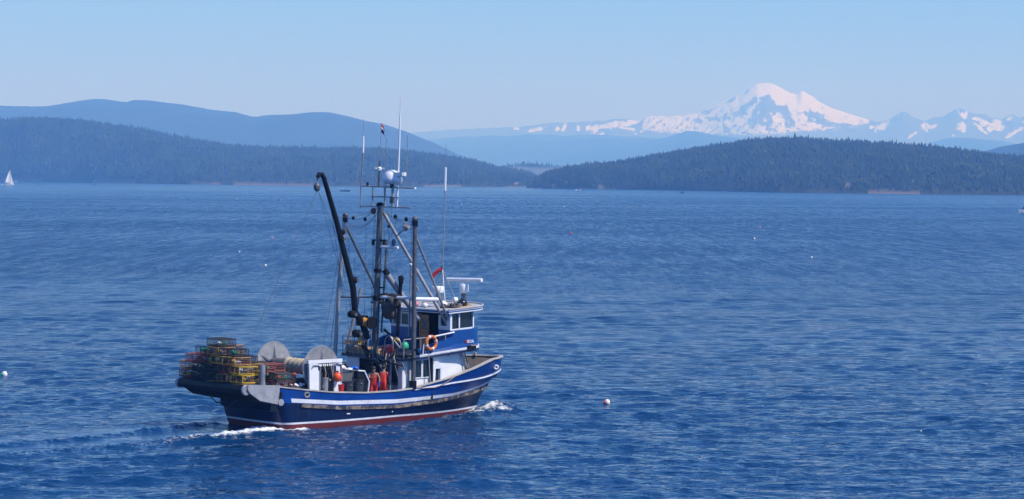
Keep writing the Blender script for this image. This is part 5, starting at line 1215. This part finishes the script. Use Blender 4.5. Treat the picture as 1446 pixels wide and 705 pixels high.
can("red", "red jerry can nearest the mast on the upper deck", 7.82, .72, 3.15); can("red", "red jerry can beside the pile of yellow floats", 7.8, 1.12, 3.15, .5)
for i, (u, s, z, lb) in enumerate([(8.0, 1.0, 3.30, "yellow net float lying at the foot of the red jerry cans"), (8.25, .75, 4.0, "yellow float hanging behind the hoop frames, nearer the mast"), (8.2, 1.22, 3.95, "yellow float hanging behind the hoop frames, nearer the starboard pole")]):
    b = MB(); b.ball((0, 0, 0), .13, "yellow", n=12, sx=1.5); b.lathe([(.05, -.2), (.05, .2)], (0, 0, 0), "black_rubber", n=8, axis='X'); o = b.build("net_float"); place(o, u, s, z, .4 * i); tag(o, lb, "float", "yellow net floats on the upper deck")
def net():
    b = MB(); r = random.Random(4)
    for k in range(26):
        t = k / 25; b.ball((r.uniform(-.3, .3) * (1 - .5 * t), r.uniform(-.55, .55) * (1 - .75 * t), -.05 - .72 * t), .20 * r.uniform(.7, 1.2), "brown_net", n=8, sx=r.uniform(.6, 1.1), sy=r.uniform(.8, 1.4), sz=r.uniform(.9, 1.6))
    b.tube([(0, -.75, .1), (0, .1, .14), (0, .75, .06)], .16, "brown_net", n=8)
    o = b.build("net_bundle"); place(o, 8.15, .62, 6.0); tag(o, "brown bundle of netting hanging under the white crosstree", "net")
net()
def tarp():
    b = MB(); r = random.Random(8); N = 9
    rows = [[Vector((-.5 + i / (N - 1), -.8 + 1.6 * j / (N - 1), .12 + .28 * math.exp(-((i - 4) / 3) ** 2) + r.uniform(-.07, .07))) for j in range(N)] for i in range(N)]
    b.grid(rows, "bin_grey"); b.grid([[Vector((p.x, p.y, 0.0)) for p in rr] for rr in rows], "bin_grey"); o = b.build("gear_tarp", smooth=True, ang=60); place(o, 8.15, 1.9, 3.15); tag(o, "dark grey tarp over gear at the starboard pole on the upper deck", "tarp")
tarp()
# wheelhouse roof
for u, s, r_, m_, lb in [(10.9, .15, .14, "buoy_white", "white float on the wheelhouse roof nearest the aft edge"), (11.35, 1.05, .21, "buoy_white", "large white float amid the gear on the wheelhouse roof"), (10.95, -.7, .18, "pink", "pink float on the port half of the wheelhouse roof"), (11.75, 1.85, .15, "tote_grey", "grey float by the searchlight on the wheelhouse roof"), (12.2, 1.55, .26, "black_bag", "black bag at the foot of the searchlight on the roof")]:
    b = MB(); b.ball((0, 0, r_ * .8), r_, m_, n=12, sx=1.1, sz=.85); b.lathe([(r_ * .3, 0), (r_ * .2, r_ * .4)], (0, 0, r_ * 1.4), m_, n=8); o = b.build("float" if m_ != "black_bag" else "bag"); place(o, u, s, 5.44 + .02 * (u - 10.5)); tag(o, lb, "float" if m_ != "black_bag" else "bag")
simple("net_pile", lumps(21, "brown_net", .55, .35, .24, 12), "pile of brown netting along the starboard edge of the wheelhouse roof", "net", 11.5, 1.5, 5.46)
simple("rope_coil", lambda b: [b.tube([((.3 - .03 * q) * math.cos(k * .6), (.3 - .03 * q) * math.sin(k * .6), .04 + .05 * q) for k in range(11)], .03, "rope_tan", n=5) for q in range(3)], "tan rope coil on the wheelhouse roof beside the radar", "rope", 12.5, 1.45, 5.52)
simple("wooden_board", lambda b: b.box((0, 0, .04), (1.1, .25, .05), "crate_wood"), "tan wooden board on the wheelhouse roof edge", "board", 12.0, 1.95, 5.49, .2)
# flags
def flag(label, mcols, pts, w_, u, s, z, rz):
    root = empty("flag"); place(root, u, s, z, rz); n = len(mcols)
    for q, m in enumerate(mcols):
        b = MB(); rows = []
        for k, (x, zz) in enumerate(pts):
            rows.append([Vector((x + .03 * math.sin(k * 1.7 + j), .04 * math.sin(k * 1.3 + j * 1.9 + q), zz - w_ * (q + j / 3) / n)) for j in range(4)])
        b.grid(rows, m); b.grid([[p + Vector((0, .006, 0)) for p in r_] for r_ in rows], m); b.build("cloth", root, recalc=False)
    tag(root, label, "flag")
flag("small limp flag with a red stripe on the masthead staff", ["flag_red", "buoy_white", "flag_blue"], [(0, 0), (.08, -.06), (.16, -.16), (.2, -.3)], .42, 8.0, .1, 14.78, R(-20))
flag("red pennant streaming from the aerial above the wheelhouse", ["flag_red"], [(0, 0), (-.15, -.12), (-.3, -.22), (-.5, -.42), (-.62, -.55)], .26, 11.77, .5, 7.6, R(-40))

#--OTHER CRAFT
def motorboat(label, x, y, length, hull_m, cabin=True, heading=0.0, person_=False, group="small craft on the far water", dark_cabin=False):
    P = on_water(x, y); root = empty("motorboat", (P.x, P.y, 0), heading); Lh = length; Bm = Lh * .30; H = Lh * .15
    b = MB(); rows = []
    for k in range(13):
        t = k / 12; uu = -Lh / 2 + Lh * t; hb = Bm / 2 * (1 - max(0, (t - .45) / .55) ** 2.4); sh = H * (1 + .45 * t * t)
        rows.append([(uu, -hb, sh), (uu - .12 * t * Lh * .3, -hb * .82, H * .3), (uu - .3 * t * t * Lh * .2, 0, -.25), (uu - .12 * t * Lh * .3, hb * .82, H * .3), (uu, hb, sh)])
    b.grid(rows, hull_m); b.add(rows[0], [(0, 1, 2, 3, 4)], hull_m)
    b.grid([[r[0], (r[0][0], 0, r[0][2] * .96), r[4]] for r in rows], "hull_white" if hull_m != "dark_hull" else "dark_hull"); b.build("hull", root)
    if cabin:
        c = MB(); c.prism([(-Lh * .12, H * 1.0), (-Lh * .10, H * 2.3), (Lh * .10, H * 2.3), (Lh * .22, H * 1.35), (Lh * .27, H * 1.1)], -Bm * .33, Bm * .33, "dark_hull" if dark_cabin else "white_paint"); c.build("cabin", root)
        g = MB(); g.prism([(Lh * .115, H * 2.2), (Lh * .225, H * 1.42), (Lh * .235, H * 1.47), (Lh * .125, H * 2.26)], -Bm * .30, Bm * .30, "glass"); g.build("windscreen", root)
    else:
        c = MB(); c.box((0, 0, H * 1.5), (Lh * .1, Bm * .35, H * 1.0), "galv_dark"); c.build("console", root)
    m = MB(); m.box((-Lh * .53, 0, H * 1.0), (Lh * .07, Bm * .22, H * 1.1), "black_steel"); m.build("outboard_motor", root, bevel=.02)
    tag(root, label, "motorboat", group); return root
motorboat("tiny white motorboat just off the shore to the right of the sailboat", 22, 256.9, 4.2, "white_paint", heading=0.0)
motorboat("dark open skiff below the left island's pale shore patch", 133, 261.5, 4.2, "dark_hull", cabin=False, heading=.1)
motorboat("long low dark boat seen between the crane boom and the antennas", 488, 270.8, 6.6, "dark_hull", cabin=False, heading=.05)
motorboat("white motorboat off the headland beach, left of a close pair", 813.6, 269.2, 3.0, "white_paint", heading=.2)
motorboat("white motorboat off the headland beach, right of a close pair", 819, 269.2, 3.2, "white_paint", heading=-.1)
motorboat("tiny white boat lying at the headland beach behind the pair", 827.5, 267.0, 2.2, "white_paint", heading=.3)
motorboat("white cabin boat under the trees to the right of the beach", 885.5, 267.6, 4.6, "white_paint", heading=math.pi - .2)
motorboat("dark small boat off the middle of the wooded headland", 963, 273.2, 3.6, "dark_hull", cabin=True, dark_cabin=True, heading=.1)
mb = motorboat("white motorboat with a dark waterline cut by the right frame edge", 1450, 302.0, 7.2, "white_paint", heading=math.pi + .45)
def sailboat():
    P = on_water(13.2, 261.5); root = empty("sailboat", (P.x, P.y, 0), .32)
    b = MB(); rows = []
    for k in range(15):
        t = k / 14; uu = -4.6 + 9.2 * t; hb = 1.45 * (1 - abs(2 * t - .9) ** 2.6 * .82) if t < .95 else .12; sh = 1.0 + .25 * (2 * t - .9) ** 2
        rows.append([(uu, -hb, sh), (uu, -hb * .8, .2), (uu, 0, -.3), (uu, hb * .8, .2), (uu, hb, sh)])
    b.grid(rows, "hull_white"); b.grid([[r[0], (r[0][0], 0, r[0][2] + .03), r[4]] for r in rows], "white_paint"); b.build("hull", root)
    b = MB(); b.prism([(-2.0, 1.0), (-1.9, 1.55), (1.2, 1.45), (1.9, 1.05)], -.8, .8, "white_paint"); b.build("cabin", root)
    b = MB(); b.tube([(.9, 0, 1.0), (.9, 0, 15.2)], .09, "galv", n=8); b.build("mast", root); b = MB(); b.tube([(.9, 0, 2.3), (-3.9, .2, 2.4)], .08, "dark_navy", n=8); b.build("boom", root)
    def sail(nm, tack, head, clew, bel):
        b = MB(); N = 9; rows = []
        for i in range(N):
            t = i / (N - 1); a = Vector(tack).lerp(Vector(head), t); c = Vector(clew).lerp(Vector(head), t); a_ = []
            for j in range(7): q = j / 6; p = a.lerp(c, q); p.x -= .55 * math.sin(math.pi * t) * q * (1 if nm == "mainsail" else -.2); p.y += bel * math.sin(math.pi * q) * (1 - t * .7); a_.append(p)
            rows.append(a_)
        b.grid(rows, "sail"); b.grid([[p + Vector((0, .02, 0)) for p in r_] for r_ in rows], "sail"); b.build(nm, root, recalc=False)
    sail("mainsail", (.8, 0, 2.5), (.85, 0, 15.0), (-3.9, .2, 2.6), .5); sail("jib", (4.4, 0, 1.3), (1.1, 0, 13.4), (1.3, .6, 1.8), .4)
    tag(root, "white sailboat under mainsail and jib off the left shore", "sailboat")
    P = on_water(3, 261.6); d = empty("dinghy", (P.x, P.y, 0)); b = MB(); b.tube([(-.9, -.5, .3), (.6, -.5, .3), (1.1, 0, .38), (.6, .5, .3), (-.9, .5, .3)], .26, "white_plastic", n=8); b.build("tube", d); b = MB(); b.box((-.2, 0, .2), (1.6, .8, .1), "tote_grey"); b.build("floor", d)
    tag(d, "tiny white dinghy trailing astern of the sailboat", "dinghy")
sailboat()
# ---- crab buoys on the water
def buoy(x, y, cols, r_, label):
    r_ *= .74 if y < 400 else 1
    P = on_water(x, y); root = empty("crab_buoy", (P.x, P.y, 0)); b = MB(); b.ball((0, 0, r_ * .55), r_, cols[0], n=12, sz=1.2); b.build("float_body", root)
    if len(cols) > 1: b = MB(); b.ball((-r_ * .75, -r_ * .3, r_ * .55), r_ * .62, cols[1], n=10, sx=1.2); b.build("second_float", root)
    b = MB(); b.tube([(0, 0, r_ * 1.5), (.05 * r_, 0, r_ * 2.1)], r_ * .16, "black_rubber", n=6); b.build("handle", root)
    tag(root, label, "buoy", "crab pot buoys on the open water")
for a in [(857.5, 570.5, ("buoy_white", "orange"), .15, "white buoy with an orange end, nearest one to the right of the boat"), (6.5, 531, ("buoy_white", "buoy_green"), .17, "white and green buoy at the left frame edge below the rest"),
          (338, 356.5, ("buoy_white", "black_rubber"), .17, "white buoy with a dark end, left of two near the boom line"), (375, 376, ("buoy_white",), .22, "bright white buoy closest to the crane's boom line"), (384.5, 336.5, ("pink",), .24, "pink buoy above the two white ones left of the boom"),
          (806.5, 330, ("orange",), .28, "bright red buoy alone to the right of the wheelhouse aerial"), (1065, 338, ("buoy_white", "black_rubber"), .28, "white buoy with a dark end below the pink one under the headland"), (1073, 321.5, ("pink",), .3, "pink buoy just above a white one under the headland"), (1146, 364.5, ("buoy_white",), .22, "lone white buoy furthest down among those under the headland"),
          (209, 273.5, ("buoy_white",), .28, "tiny white buoy left of a pair below the left island"), (244, 277, ("buoy_white",), .28, "tiny white buoy, lower of a pair below the left island"), (253, 275.5, ("buoy_white",), .28, "tiny white buoy, upper of a pair below the left island"),
          (334, 281.8, ("buoy_white",), .28, "tiny white buoy between the pair and the crane, left one"), (397, 283, ("buoy_white",), .28, "tiny white buoy nearest the top of the crane boom"), (797, 292.5, ("buoy_white",), .3, "tiny white buoy below the headland's left point"),
          (885, 294.5, ("pink",), .3, "tiny pink buoy straight below the white cabin boat"), (652, 289, ("buoy_white",), .28, "tiny white buoy just right of the wheelhouse aerial"), (1094, 298, ("rope_tan",), .28, "tiny tan buoy under the middle of the headland"), (1188, 283, ("buoy_white",), .28, "tiny white buoy far out below the headland's right half"),
          (36, 271, ("buoy_white",), .28, "tiny white buoy below the sailboat"), (143, 269, ("buoy_white",), .28, "tiny white buoy just below the dark open skiff")]: buoy(*a)
# small house among the trees on the left island
def house():
    G = left_isl; q = (G["PX"] - 711) ** 2 + (G["PY"] - 248) ** 2 + (G["T"][:, None] > 1) * 1e6; i, j = np.unravel_index(np.argmin(q), q.shape)
    root = empty("waterfront_house", (G["X"][i, j], G["Y"][i, j], G["Z"][i, j] - .5), .15); b = MB(); b.box((0, 0, 2.6), (4.6, 5, 5.2), "white_paint"); b.build("wall", root)
    b = MB(); b.prism([(-2.7, 5.1), (0, 6.9), (2.7, 5.1)], -2.8, 2.8, "tote_grey"); b.build("roof", root); g = MB(); g.box((-.8, -2.52, 3.6), (1.4, .06, 1.1), "glass"); g.build("window", root)
    tag(root, "small white house among the trees on the left island's low end", "house")
house()
